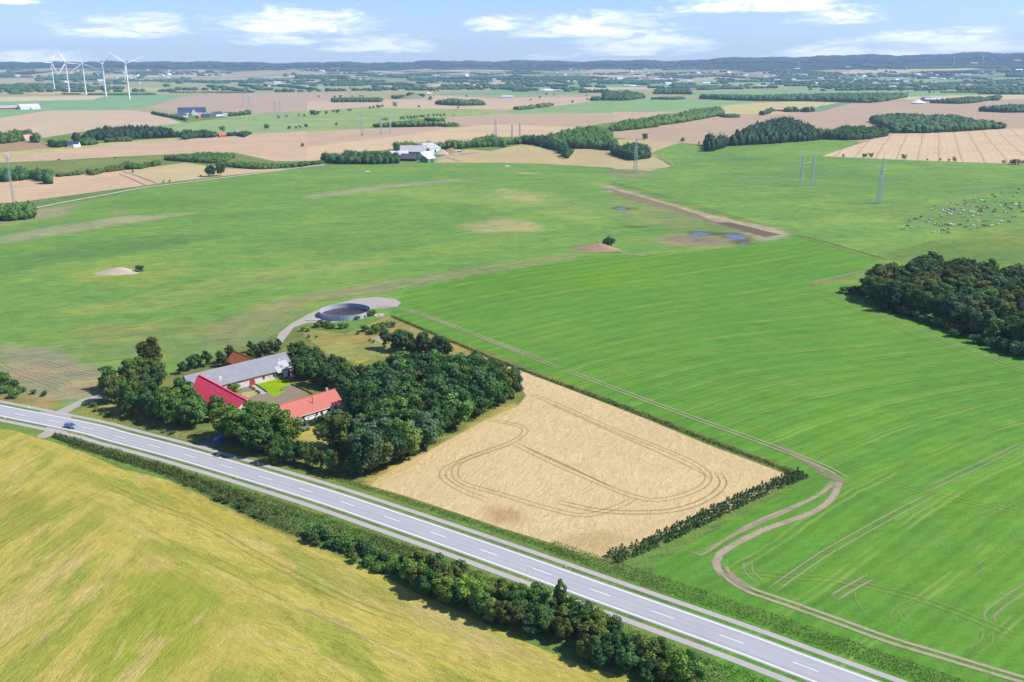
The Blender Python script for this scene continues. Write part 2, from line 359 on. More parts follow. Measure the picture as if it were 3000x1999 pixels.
def roff(o): return RC + RN * o
def rstrip_poly(a, b): return list(map(tuple, np.vstack([roff(a), roff(b)[::-1]])))
def sheet(name, L, R, z, m, parent=None, vv=None):
    n = len(L); V = np.empty((2 * n, 3)); V[0::2, :2] = L; V[1::2, :2] = R; V[:, 2] = hgt(V[:, 0], V[:, 1]) + z
    i = np.arange(n - 1) * 2; F = np.stack([i, i + 2, i + 3, i + 1], 1); me = mesh_np(name, V, F[:, ::-1], m)
    uvl = me.uv_layers.new(name='UVMap'); s = np.concatenate([[0], np.cumsum(np.hypot(*np.diff((L + R) / 2, axis=0).T))])
    li = np.empty(len(me.loops), np.int32); me.loops.foreach_get('vertex_index', li)
    a, b = (vv if vv else (0, 1)); uv = np.stack([s[li // 2], np.where(li % 2 == 0, a, b)], 1); uvl.data.foreach_set('uv', uv.astype(np.float32).ravel())
    return link(name, me, parent)
road = tag(sheet('road', roff(4.0), roff(-4.0), .045, ROAD, vv=(4, -4)), kind='structure')
for a in (3.42, -3.2): sheet('edge_line', roff(a), roff(a - .2), .05, PAINT, road)
def rpt(s, o):
    x = np.interp(s, RS, RC[:, 0]); y = np.interp(s, RS, RC[:, 1]); nx = np.interp(s, RS, RN[:, 0]); ny = np.interp(s, RS, RN[:, 1])
    return np.stack([x + nx * o, y + ny * o], -1)
def rproj(p):
    d = np.hypot(RC[:, 0] - p[0], RC[:, 1] - p[1]); return float(RS[d.argmin()])
s0 = rproj(at('K', 1323, 547)); k0 = int(-s0 // 15)
for k in range(k0, 60):
    s = s0 + 15 * k
    if s < 5 or s + 5 > RS[-1] - 5: continue
    q = np.linspace(s, s + 5, 5); x, y = rpt(s, 0)
    if x < -260 or x > 130: continue
    sheet('lane_dash', rpt(q, .07), rpt(q, -.07), .05, PAINT, road)
for o_, (a, b) in (('near', (-5.2, -6.9)), ('far', (6.85, 5.3))):
    tag(sheet('path', roff(a), roff(b), .03, PATHM), kind='structure')

# ------------------------------------------------------------------ fields: (name, material, crop, outline, seen colour, rows (angle, period, strength))
BARLEY_EDGE = [('J', (-60, 690)), ('J', (150, 715)), ('J', (370, 785)), ('J', (450, 805)), ('J', (700, 880)), ('J', (860, 945)), ('J', (1180, 1085)), ('J', (1500, 1160)), ('J', (1650, 1205)), ('U', (950, 400)),
               ('U', (1100, 465)), ('U', (1300, 560)), ('U', (1590, 680)), ('K', (270, 555)), ('K', (450, 640)), ('K', (640, 720)), ('K', (830, 825)), ('K', (1040, 915)), ('K', (1300, 1035)), ('K', (1500, 1125)),
               ('K', (1800, 1255)), ('K', (2100, 1365)), ('K', (2353, 1440)), ('Q', (420, 838)), ('Q', (560, 900)), ('Q', (800, 1010)), ('D', (1500, 1900)), ('D', (-300, 1900)), ('D', (-300, 950))]
G_, D_, W_, B_ = GRASS, DRY, WHEAT, BARLEY
FIELDS = [
 ('ground', G_, 'D', [(-900, 300), (-200, 225), (2600, 225), (3200, 300), (3600, 1900), (-1600, 1900)], (118, 150, 70), (0, 10, 0)),
 ('ground', D_, 'D', [(-500, 262), (3000, 262), (3000, 180), (-500, 180)], (186, 180, 140), (10, 40, .3)),
 ('ground', G_, 'A', [(-200, 760), (0, 700), (620, 655), (1330, 655), (1180, 692), (1000, 740), (640, 765), (0, 830), (-200, 900)], (142, 186, 132), (5, 30, .2)),
 ('field', D_, 'A', [(-200, 672), (740, 660), (640, 688), (0, 702), (-200, 720)], (226, 212, 178), (0, 30, .2)),
 ('field', D_, 'A', [(0, 552), (250, 552), (210, 515), (420, 490), (700, 492), (560, 520), (300, 560), (0, 577)], (205, 190, 150), (0, 30, .2)),
 ('field', D_, 'A', [(180, 640), (560, 608), (1600, 598), (1350, 620), (700, 640), (300, 650)], (212, 196, 150), (0, 30, .2)),
 ('ground', G_, 'A', [(830, 545), (1500, 545), (2400, 600), (2400, 640), (1600, 640), (900, 600)], (172, 182, 128), (0, 30, .2)),
 ('field', D_, 'A', [(1000, 745), (1180, 692), (1400, 655), (1800, 645), (2400, 640), (2400, 765), (1830, 790), (1560, 775), (1200, 760)], (205, 180, 162), (20, 30, .4)),
 ('field', D_, 'L', [(-300, 170), (0, 110), (330, 58), (900, 55), (1080, 80), (1280, 150), (1100, 165), (760, 172), (260, 252), (0, 215), (-300, 240)], (222, 198, 176), (8, 25, .4)),
 ('ground', G_, 'L', [(1120, 155), (1290, 140), (1560, 105), (1830, 75), (2400, 40), (2400, 185), (1240, 245), (1080, 165)], (158, 185, 122), (5, 25, .4)),
 ('field', D_, 'L', [(-300, 340), (0, 320), (470, 300), (1250, 243), (2400, 180), (2400, 402), (1900, 407), (1600, 345), (1200, 366), (800, 386), (0, 416), (-300, 430)], (222, 192, 168), (9, 22, .5)),
 ('ground', G_, 'L', [(-300, 365), (0, 330), (470, 302), (1250, 242), (1240, 262), (900, 280), (0, 395), (-300, 410)], (200, 192, 130), (9, 25, .2)),
 ('field', D_, 'L', [(-300, 310), (0, 285), (250, 262), (400, 312), (0, 345), (-300, 360)], (188, 158, 128), (9, 22, .3)),
 ('ground', G_, 'L', [(100, 418), (640, 385), (1150, 360), (1600, 350), (1900, 407), (2240, 402), (2240, 425), (1780, 470), (1560, 455), (1280, 415), (850, 470), (400, 512), (250, 525), (90, 440)], (128, 148, 78), (9, 22, .1)),
 ('field', D_, 'L', [(-300, 590), (0, 552), (400, 510), (850, 470), (1280, 417), (1560, 457), (2000, 460), (1500, 512), (1075, 562), (200, 690), (0, 694), (-300, 740)], (226, 196, 170), (17, 20, .6)),
 ('field', D_, 'L', [(850, 472), (1280, 417), (1500, 450), (1540, 505), (1075, 560), (900, 480)], (216, 196, 156), (40, 20, .2)),
 ('ground', G_, 'L', [(-300, 760), (110, 692), (1075, 562), (1500, 515), (2000, 462), (2240, 432), (2200, 440), (1400, 545), (700, 650), (240, 735), (-300, 830)], (122, 150, 82), (9, 20, .2)),
 ('field', D_, 'M', [(0, 320), (350, 300), (900, 285), (1130, 296), (900, 330), (180, 412), (0, 412)], (214, 186, 164), (8, 22, .4)),
 ('field', D_, 'M', [(0, 428), (180, 405), (900, 310), (1180, 275), (1400, 270), (1900, 288), (1660, 345), (1300, 360), (900, 410), (500, 450), (120, 470), (0, 520)], (230, 202, 172), (12, 22, .6)),
 ('ground', G_, 'M', [(0, 185), (400, 150), (1130, 165), (1420, 198), (960, 222), (700, 240), (450, 292), (0, 322)], (160, 184, 112), (4, 25, .3)),
 ('field', D_, 'M', [(960, 222), (1420, 195), (1700, 185), (2400, 178), (2400, 215), (1900, 290), (1400, 272), (1180, 277), (1000, 290), (900, 285)], (208, 182, 160), (8, 22, .5)),
 ('ground', G_, 'M', [(1380, 178), (1980, 105), (2400, 80), (2400, 185), (1400, 198)], (150, 184, 118), (3, 25, .3)),
 ('field', D_, 'M', [(0, 110), (600, 100), (900, 70), (1300, 92), (2020, 80), (1990, 108), (1430, 168), (600, 160), (400, 150), (0, 183)], (222, 196, 172), (5, 25, .4)),
 ('field', D_, 'B', [(590, 590), (900, 573), (1520, 578), (1250, 600), (900, 604)], (228, 214, 176), (0, 25, .2)),
 ('ground', G_, 'B', [(620, 655), (1180, 605), (1640, 560), (2400, 575), (2400, 600), (1900, 610), (1660, 645), (1200, 660)], (138, 178, 126), (0, 25, .2)),
 ('field', D_, 'B', [(1300, 618), (1700, 600), (2200, 600), (2200, 615), (1700, 625)], (222, 210, 170), (0, 25, .2)),
 ('ground', G_, 'B', [(-10, 585), (580, 600), (900, 606), (600, 640), (0, 632)], (180, 184, 130), (0, 25, .2)),
 ('ground', G_, 'C', [(-10, 640), (900, 600), (2400, 590), (2400, 660), (1500, 670), (0, 660)], (150, 182, 122), (0, 25, .2)),
 ('field', D_, 'C', [(900, 595), (1300, 575), (2400, 570), (2400, 600), (1700, 602), (1100, 605)], (208, 188, 162), (0, 25, .2)),
 ('ground', G_, 'C', [(-10, 560), (900, 540), (1650, 540), (2400, 530), (2400, 565), (1300, 572), (0, 600)], (158, 186, 126), (0, 25, .2)),
 ('field', D_, 'C', [(900, 502), (1300, 488), (1900, 490), (1500, 500), (950, 512)], (232, 214, 172), (0, 25, .2)),
 ('field', D_, 'C', [(1420, 482), (1700, 470), (2060, 472), (1950, 484), (1500, 490)], (230, 216, 180), (0, 25, .2)),
 ('ground', G_, 'R', [(-10, 85), (500, 75), (850, 92), (600, 122), (400, 150), (0, 158)], (150, 186, 120), (3, 25, .2)),
 ('field', D_, 'R', [(-10, 155), (350, 152), (0, 205)], (214, 188, 168), (8, 22, .3)),
 ('field', D_, 'R', [(-10, 262), (620, 175), (840, 168), (1370, 100), (1500, 72), (1700, 100), (2400, 82), (2400, 248), (1600, 292), (1400, 332), (520, 342), (380, 332), (0, 302)], (206, 180, 158), (14, 22, .6)),
 ('field', D_, 'R', [(600, 122), (1000, 90), (1300, 95), (1150, 130), (980, 165), (840, 168), (620, 168)], (218, 206, 150), (8, 22, .2)),
 ('ground', G_, 'R', [(1120, 155), (1180, 120), (1300, 100), (1370, 100), (1200, 150)], (128, 162, 118), (8, 22, .2)),
 ('field', D_, 'R', [(1500, 72), (1900, 60), (2400, 55), (2400, 78), (1800, 90)], (226, 212, 176), (0, 25, .2)),
 ('field', D_, 'M', [(880, 535), (900, 500), (1100, 440), (1260, 455), (1480, 405), (1720, 450), (1900, 440), (2110, 450), (2400, 440), (2400, 580), (2230, 574), (1900, 560), (1600, 540), (1270, 537), (1050, 533)], (208, 190, 145), (12, 30, .1)),
 ('field', D_, 'R', [(-10, 310), (200, 315), (390, 332), (200, 388), (330, 470), (200, 492), (-10, 482)], (206, 192, 150), (12, 30, .1)),
 # the wide green field and the pasture
 ('ground', G_, 'D', [(-500, 600), (0, 507), (100, 478), (350, 431), (560, 401), (740, 381), (900, 378), (1150, 374), (1330, 381), (1440, 394), (1400, 425), (1500, 455), (1600, 482), (1700, 513), (1820, 543), (1690, 562), (1500, 586),
                      (1340, 588), (1100, 635), (930, 668), (900, 720), (820, 760), (700, 745), (640, 790), (520, 815), (420, 850), (240, 910), (130, 940), (0, 925), (-500, 890)], (123, 165, 77), (22, 26, .28)),
 ('ground', G_, 'R', [(90, 512), (200, 492), (338, 466), (205, 389), (390, 335), (600, 353), (800, 353), (1210, 308), (1420, 322), (1195, 408), (1600, 428), (2420, 460), (2500, 800), (1800, 900), (1500, 980), (1035, 852), (400, 660), (0, 555), (-20, 520)], (127, 168, 78), (3, 30, .15)),
 ('field', D_, 'R', [(1195, 408), (1300, 370), (1600, 284), (1850, 262), (2420, 245), (2420, 457), (1600, 427)], (232, 205, 176), (66, 24, 1.0)),
 ('ground', G_, 'D', [(930, 668), (1100, 635), (1340, 588), (1500, 586), (1690, 562), (1822, 543), (2020, 598), (3000, 760), (3600, 1900), (1900, 1900), (1500, 1300), (1860, 1100), (1850, 1085), (895, 722)], (108, 162, 58), 'curved'),
 ('ground', G_, 'D', [(165, 945), (240, 905), (420, 850), (690, 745), (800, 765), (895, 722), (1855, 1090), (1420, 1300), (900, 1135), (480, 1030)], (128, 142, 72), (0, 10, 0)),
 ('ground', G_, 'D', [(-400, 860), (0, 870), (130, 905), (120, 945), (0, 925), (-400, 870)], (150, 150, 84), (0, 10, 0)),
 ('ground', G_, 'T', [(60, 420), (300, 440), (470, 470), (850, 310), (1100, 430), (1700, 640), (1700, 760), (1000, 640), (750, 660), (600, 720), (350, 660), (200, 540)], (166, 164, 88), (0, 10, 0)),
 ('field', D_, 'T', [(700, 500), (850, 470), (890, 530), (790, 547)], (186, 174, 164), (0, 10, 0)),
 ('wheat_field', W_, 'P', [(140, 545), (200, 490), (450, 360), (700, 225), (870, 150), (910, 100), (860, 20), (760, -60), (900, -20), (1050, 40), (1500, 215), (1800, 340), (2200, 490), (2150, 560), (1850, 690), (1600, 780), (1290, 905), (1200, 880), (1000, 815), (800, 755), (500, 655), (350, 605), (200, 560)], (228, 202, 150), (0, 10, 0)),
 ('barley_field', B_, None, BARLEY_EDGE, (206, 192, 94), (0, 10, 0)),
 ('lawn', G_, 'I', [(985, 425), (1480, 270), (1850, 270), (1930, 430), (1780, 460), (1660, 520), (1780, 620), (1530, 725), (1440, 720), (1285, 630)], (140, 182, 22), (0, 10, 0)),
 ('ground', D_, 'I', [(600, 690), (1130, 680), (1285, 632), (1440, 720), (1530, 727), (1780, 622), (1660, 520), (1780, 460), (1935, 432), (2353, 660), (2353, 790), (1640, 960), (900, 860), (700, 800)], (160, 146, 132), (0, 10, 0)),
 ('path', CONC, 'I', [(850, 440), (985, 425), (1285, 632), (1200, 682), (1120, 682), (960, 500)], (205, 195, 190), (0, 10, 0)),
 ('path', DARKGR, 'I', [(610, 520), (720, 490), (860, 500), (900, 580), (640, 640)], (165, 165, 175), (0, 10, 0)),
 ('ground', D_, 'I', [(600, 690), (640, 642), (940, 590), (1080, 660), (800, 780)], (202, 188, 138), (0, 10, 0)),
 ('path', DARKGR, 'H', [(1470, 1175), (1600, 1115), (1890, 1000), (1890, 1080), (1700, 1180), (1600, 1230), (1550, 1285), (1510, 1230)], (140, 140, 150), (0, 10, 0)),
 ('lawn', G_, 'H', [(1550, 1285), (1600, 1235), (1700, 1185), (1890, 1085), (2100, 1050), (2300, 1250), (2353, 1330), (1900, 1420), (1640, 1350)], (176, 172, 92), (0, 10, 0)),
 ('gravel_drive', GRAVEL, 'E5', [(900, 440), (1100, 445), (1290, 432), (1500, 335), (1860, 155), (2150, 82), (2500, 60), (2500, 110), (2240, 160), (2000, 235), (1720, 370), (1560, 470), (1680, 520), (1640, 560), (1620, 610), (1300, 560), (900, 470)], (215, 200, 190), (0, 10, 0)),
 ('gravel_drive', GRAVEL, 'E5', [(1070, 790), (1390, 858), (1560, 905), (1480, 930), (1510, 965), (1200, 975), (1050, 1045), (900, 1050), (850, 1000), (1010, 900), (1060, 850)], (215, 200, 190), (0, 10, 0)),
 ('gravel_drive', DARKGR, 'J', [(1850, 857), (2000, 880), (2120, 866), (2250, 800), (2290, 730), (2200, 730), (2080, 790), (1990, 838)], (110, 115, 130), (0, 10, 0)),
 ('gravel_drive', GRAVEL, 'G', [(1005, 285), (1040, 210), (1100, 165), (1190, 115), (1300, 75), (1420, 42), (1520, 34), (1610, 45), (1640, 62), (1620, 82), (1560, 90), (1480, 92), (1500, 105), (1450, 140), (1300, 160), (1180, 160), (1110, 185), (1060, 250), (1045, 285)], (212, 196, 182), (0, 10, 0)),
 ('field', D_, 'Z', [(1250, 556), (1400, 548), (1948, 682), (1780, 703)], (128, 112, 98), (0, 10, 0)),
 ('field', D_, 'Z', [(130, 195), (400, 262), (800, 378), (1100, 478), (1250, 556), (1200, 556), (900, 452), (500, 330), (300, 282)], (152, 136, 114), (0, 10, 0)),
 ('water', WATER, 'Z', [(975, 680), (1010, 665), (1100, 655), (1170, 668), (1190, 682), (1100, 690), (1000, 690)], (120, 150, 220), (0, 10, 0)),
 ('water', WATER, 'Z', [(1345, 685), (1420, 678), (1520, 688), (1575, 712), (1560, 730), (1480, 730), (1380, 708)], (70, 120, 220), (0, 10, 0)),
 ('water', WATER, 'Z', [(1508, 775), (1545, 766), (1580, 773), (1560, 788), (1520, 787)], (70, 120, 220), (0, 10, 0)),
 ('water', WATER, 'Z', [(195, 402), (240, 392), (300, 398), (300, 412), (220, 412)], (120, 150, 220), (0, 10, 0)),
]
polys = []
for (nm, m_, c, pts, rgb, rows) in FIELDS:
    W = np.array([at(k, *p) for k, p in pts]) if c is None else ats(c, pts)
    P = []
    for i in range(len(W)):
        a, b = W[i], W[(i + 1) % len(W)]; L = np.hypot(*(b - a)); d = min(np.hypot(*a), np.hypot(*b)); n = max(1, int(L / max(1.2, .012 * d))); n = min(n, 160)
        P += [a + (b - a) * t / n for t in range(n)]
    cc_ = alb(rgb); cc_ = (cc_[0], cc_[1] * .985, cc_[2] * .84) if m_ is DRY else cc_; polys.append((nm, m_, W, np.array(P), cc_, rows))
ROADP = rstrip_poly(9.0, -8.6)
# ------------------------------------------------------------------ one triangulated sheet, cut along every field edge
pts = []
az = np.arange(-.56, .5601, .0115)
for r in 88 * 1.0115 ** np.arange(346): pts.append(np.stack([r * np.sin(az), r * np.cos(az)], 1))
az2 = np.arange(-.6, .601, .02)
for r in 4650 * 1.04 ** np.arange(29): pts.append(np.stack([r * np.sin(az2), r * np.cos(az2)], 1))
az3 = np.concatenate([np.arange(.64, math.pi, .14), -np.arange(.64, math.pi, .14)])
for r in (60, 150, 350, 800, 2000, 5000, 10000, 14600): pts.append(np.stack([r * np.sin(az3), r * np.cos(az3)], 1))
V2 = list(map(tuple, np.vstack(pts))); E2 = []
for pl in polys:
    b = len(V2); P = pl[3]; V2 += list(map(tuple, P)); n = len(P); E2 += [(b + i, b + (i + 1) % n) for i in range(n)]
vo_, eo_, fo_, *_r = delaunay_2d_cdt([Vector(p) for p in V2], E2, [], 0, 1e-3)
GV = np.array([(v[0], v[1]) for v in vo_]); GF = np.array([tuple(f) for f in fo_ if len(f) == 3], np.int32)
ar = np.cross(GV[GF[:, 1]] - GV[GF[:, 0]], GV[GF[:, 2]] - GV[GF[:, 0]]); GF = np.where((ar < 0)[:, None], GF[:, ::-1], GF); GF = GF[np.abs(ar) > 1e-4]
C = GV[GF].mean(1); own = np.full(len(GF), -1, int)
for i, pl in enumerate(polys):
    W = pl[2]; bb = (C[:, 0] > W[:, 0].min()) & (C[:, 0] < W[:, 0].max()) & (C[:, 1] > W[:, 1].min()) & (C[:, 1] < W[:, 1].max())
    idx = np.nonzero(bb)[0]; own[idx[inside(W, C[idx])]] = i
FC = np.array([(.12, .12, .05)] + [pl[4] for pl in polys])[own + 1]
vcol = FC[:, None, :].repeat(3, 1); CP = GV[GF]            # per-corner colour and position
tex = np.zeros((len(GF), 3, 3)); dC = np.hypot(*C.T)
for i, pl in enumerate(polys):
    s = own == i; rows = pl[5]; X = CP[s][..., 0]; Y = CP[s][..., 1]
    if rows == 'curved':
        th = math.radians(37); t = X * math.cos(th) + Y * math.sin(th); q = -X * math.sin(th) + Y * math.cos(th)
        ph = (q + 18 * np.tanh((t - 310) / 50) * np.exp(-((q - 200) / 90) ** 2) + 6 * np.sin(t / 60)) / 15; st = 1.0
    else:
        th = math.radians(rows[0]); ph = (-X * math.sin(th) + Y * math.cos(th)) / rows[1]; st = rows[2]
    tex[s, :, 0] = ph; tex[s, :, 1] = st
far = own == -1; tex[far, :, 2] = 1.0; tex[(dC < 3300), :, 2] = 0
f0 = own == 0; tex[f0, :, 2] = np.where(dC[f0] > 3100, .8, 0)[:, None]
# soft patches of other growth or bare soil: (crop, outline, seen colour, feather m, strength)
PATCH = [
 ('Z', [(20, 125), (550, 280), (1000, 420), (1500, 540), (1850, 600), (2090, 683), (1800, 745), (1500, 640), (1250, 570), (1000, 480), (500, 330), (200, 260), (60, 180)], (190, 178, 146), 4, .95),
 ('Z', [(120, 190), (400, 270), (800, 380), (1240, 540), (1400, 560), (1940, 680), (1780, 705), (1350, 600), (1000, 490), (700, 400), (330, 300), (170, 240)], (140, 125, 105), 3, .9),
 ('Z', [(500, 740), (700, 690), (900, 660), (1000, 640), (1500, 660), (1620, 760), (1300, 800), (1000, 790), (700, 790)], (165, 160, 110), 12, .8),
 ('Z', [(640, 740), (900, 710), (1050, 700), (1400, 740), (1300, 780), (1000, 780), (800, 770)], (160, 140, 118), 7, .9),
 ('Z', [(150, 300), (600, 380), (1100, 500), (1250, 600), (900, 640), (500, 560), (200, 480), (100, 400)], (155, 160, 100), 16, .6),
 ('Z', [(500, 880), (1100, 850), (1600, 790), (2000, 700), (1700, 700), (1550, 790), (1000, 820)], (170, 170, 120), 8, .7),
 ('Z', [(930, 680), (1000, 640), (1120, 632), (1180, 655), (1350, 660), (1500, 662), (1610, 700), (1640, 780), (1540, 800), (1450, 775), (1460, 735), (1340, 715), (1250, 690), (1100, 695)], (120, 112, 84), 3, .95),
 ('Z', [(180, 402), (240, 386), (380, 398), (360, 415), (200, 418)], (95, 80, 60), 3, .95),
 ('Z', [(290, 600), (380, 585), (490, 600), (400, 615)], (90, 85, 55), 4, .8),
 ('M', [(1240, 760), (1350, 710), (1500, 740), (1650, 800), (1550, 820), (1400, 790)], (192, 178, 136), 12, .9),
 ('M', [(1200, 830), (1400, 850), (1560, 890), (1300, 860)], (160, 175, 90), 12, .6),
 ('D', [(1060, 520), (1150, 500), (1230, 515), (1240, 532), (1100, 535)], (186, 180, 122), 12, .85),
 ('M', [(0, 760), (500, 690), (1000, 650), (1300, 670), (1000, 665), (500, 720), (0, 790)], (172, 172, 128), 8, .9),
 ('M', [(1450, 600), (1600, 605), (1590, 615), (1470, 612)], (205, 195, 150), 5, .8),
 ('D', [(0, 545), (100, 525), (260, 500), (450, 490), (300, 512), (100, 545), (0, 560)], (178, 176, 132), 6, .85),
 ('L', [(-100, 830), (260, 740), (560, 700), (450, 780), (100, 830), (0, 850)], (165, 158, 125), 9, .8),
 ('L', [(780, 760), (860, 755), (850, 780), (800, 780)], (160, 155, 130), 4, .7),
 ('D', [(120, 700), (300, 690), (500, 640), (700, 600), (900, 590), (880, 610), (600, 660), (350, 715), (150, 725)], (150, 172, 92), 10, .6),
 ('D', [(850, 440), (1050, 430), (1250, 440), (1400, 470), (1380, 520), (1200, 480), (1000, 460)], (150, 178, 92), 16, .6),
 ('D', [(0, 600), (200, 560), (500, 530), (520, 545), (250, 590), (0, 630)], (104, 146, 74), 14, .7),
 ('D', [(150, 630), (260, 600), (420, 600), (460, 625), (330, 660), (180, 655)], (150, 172, 78), 9, .7),
 ('D', [(480, 745), (600, 700), (760, 665), (900, 660), (700, 690), (640, 735), (560, 790), (480, 800)], (160, 160, 112), 7, .8),
 ('D', [(640, 700), (850, 650), (1000, 630), (1300, 585), (1340, 590), (1000, 650), (900, 668), (760, 690)], (158, 160, 108), 6, .75),
 ('D', [(0, 790), (120, 800), (240, 860), (230, 905), (140, 930), (60, 910), (0, 870)], (172, 158, 128), 6, .8),
 ('D', [(200, 740), (480, 740), (700, 700), (620, 760), (450, 820), (300, 850), (150, 800)], (145, 155, 92), 18, .6),
 ('D', [(2030, 600), (1960, 640), (1870, 645), (1880, 655), (1960, 650), (2020, 620)], (170, 165, 100), 6, .7),
 ('M', [(2080, 590), (2230, 580), (2353, 610), (2353, 640), (2200, 650), (2080, 620)], (150, 152, 110), 10, .8),
 ('T', [(560, 480), (900, 340), (1100, 440), (1400, 540), (1900, 700), (1900, 740), (1300, 600), (1000, 520), (850, 440), (600, 560)], (180, 148, 96), 4, .45),
 ('D', [(215, 930), (290, 935), (420, 990), (480, 1010), (400, 1000), (300, 965)], (190, 175, 105), 3, .7),
 ('J', [(0, 330), (560, 380), (640, 440), (480, 500), (0, 400)], (176, 152, 92), 4, .7),
 ('U', [(700, 950), (1050, 900), (1300, 1080), (1150, 1400), (900, 1567), (500, 1560)], (158, 172, 52), 6, .75),
 ('U', [(0, 500), (150, 480), (300, 560), (200, 700), (0, 760)], (160, 156, 66), 6, .6),
 ('U', [(0, 1150), (400, 820), (500, 790), (200, 1200), (0, 1350)], (212, 190, 120), 7, .7),
 ('K', [(0, 560), (300, 660), (800, 860), (1300, 1080), (2000, 1380), (1500, 1300), (900, 1100), (300, 800), (0, 700)], (200, 178, 112), 5, .75),
 ('U', [(950, 430), (1300, 600), (1500, 700), (1200, 640), (900, 540), (700, 430)], (182, 168, 66), 5, .6),
 ('U', [(1500, 1300), (1900, 1300), (2000, 1567), (1400, 1567)], (206, 196, 92), 6, .6),
 ('U', [(960, 370), (1300, 500), (1650, 650), (1950, 790), (1950, 850), (1640, 720), (1300, 560), (1000, 410)], (98, 112, 62), 2, .8),
 ('U', [(800, 830), (1000, 840), (1050, 900), (850, 920)], (212, 182, 120), 4, .6),
 ('P', [(700, 640), (900, 660), (930, 720), (760, 730)], (180, 138, 88), 4, .6),
 ('P', [(1050, 800), (1250, 760), (1450, 800), (1300, 900), (1100, 850)], (190, 168, 110), 4, .6),
 ('P', [(120, 540), (140, 500), (500, 320), (860, 130), (900, 140), (550, 320), (250, 490), (200, 550)], (214, 190, 120), 2.5, .6),
 ('D', [(1950, 460), (2353, 470), (2353, 560), (2000, 500)], (128, 158, 80), 25, .6),
 ('R', [(500, 400), (1000, 420), (1500, 520), (2353, 560), (2353, 640), (1500, 600), (700, 560)], (112, 152, 76), 30, .6),
 ('D', [(940, 672), (1300, 600), (1600, 575), (1850, 560), (1700, 620), (1300, 680)], (112, 162, 42), 20, .5),
]
rng = np.random.default_rng(4)
crisp = ~np.isin(own, [k for k, f in enumerate(FIELDS) if f[4] in ((128, 112, 98), (152, 136, 114)) or f[0] in ('path', 'lawn', 'gravel_drive')]).repeat(3)
flat = CP.reshape(-1, 2); fc = vcol.reshape(-1, 3).copy()
jit = 1 + .35 * np.sin(flat[:, 0] / 3.1) * np.sin(flat[:, 1] / 4.3) + .3 * np.sin(flat[:, 0] / 9 + flat[:, 1] / 13)
for (c, pp, rgb, fe, s_) in PATCH:
    W = ats(c, pp); lo = W.min(0) - fe; hi = W.max(0) + fe
    i = np.nonzero(((flat > lo) & (flat < hi)).all(1) & crisp)[0]
    ins = inside(W, flat[i]); d = pdist(W, flat[i]); d = np.where(ins, d, -d)
    a = sst(d + fe * .5 * (jit[i] - 1), -fe * .6, fe * .6) * s_; t = np.array(alb(rgb))
    fc[i] = fc[i] * (1 - a[:, None]) + t * a[:, None]
vcol = fc.reshape(-1, 3, 3)
GZ = hgt(GV[:, 0], GV[:, 1])
def ground_piece(name, sel, m):
    F = GF[sel]; u, inv = np.unique(F, return_inverse=True); V = np.column_stack([GV[u], GZ[u]])
    me = mesh_np(name, V, inv.reshape(-1, 3), m, 3)
    a = me.attributes.new('col', 'FLOAT_COLOR', 'CORNER'); a.data.foreach_set('color', np.concatenate([vcol[sel], np.ones((sel.sum(), 3, 1))], 2).astype(np.float32).ravel())
    b = me.attributes.new('tex', 'FLOAT_VECTOR', 'CORNER'); b.data.foreach_set('vector', tex[sel].astype(np.float32).ravel())
    me.polygons.foreach_set('use_smooth', [True] * len(me.polygons))
    return tag(link(name, me), kind='structure')
gset = {}
for i, pl in enumerate(polys): gset.setdefault((pl[0], pl[1].name), []).append(i)
for (nm, mn), idl in gset.items():
    sel = np.isin(own, idl)
    if nm == 'ground' and mn == DRY.name: sel |= own == -1
    if sel.any(): ground_piece(nm, sel, MATS[mn])

# ------------------------------------------------------------------ wheel tracks worn into the fields (thin soft-edged strips of soil)
tm, tn, tb = mat_new('worn_track')
_uv = tn.new('ShaderNodeUVMap').outputs[0]; _s = tn.new('ShaderNodeSeparateXYZ'); tn.l.new(_uv, _s.inputs[0])
_P = tn.new('ShaderNodeTexCoord').outputs['Object']; _c = tn.new('ShaderNodeAttribute', attribute_name='col')
_v = tn.m('ABSOLUTE', tn.m('SUBTRACT', _s.outputs[1], .5)); _e = tn.ramp(tn.m('ADD', _v, tn.m('MULTIPLY', tn.m('SUBTRACT', tn.noise(_P, .9, 3), .5), .28)), .22, .5, 1, 0)
_al = tn.m('MULTIPLY', tn.m('MULTIPLY', _e, tn.ramp(tn.noise(_P, .2, 4, .6),   .2, .5, .4, 1)), _c.outputs['Alpha'])
tn.put(tb.inputs['Base Color'], scale_col(tn, _c.outputs['Color'], tn.m('ADD', .75, tn.m('MULTIPLY', tn.noise(_P, 1.6, 3), .5)))); tb.inputs['Roughness'].default_value = .95; tb.inputs['Specular IOR Level'].default_value = .05
tn.put(tb.inputs['Alpha'], _al); TRACK = tm
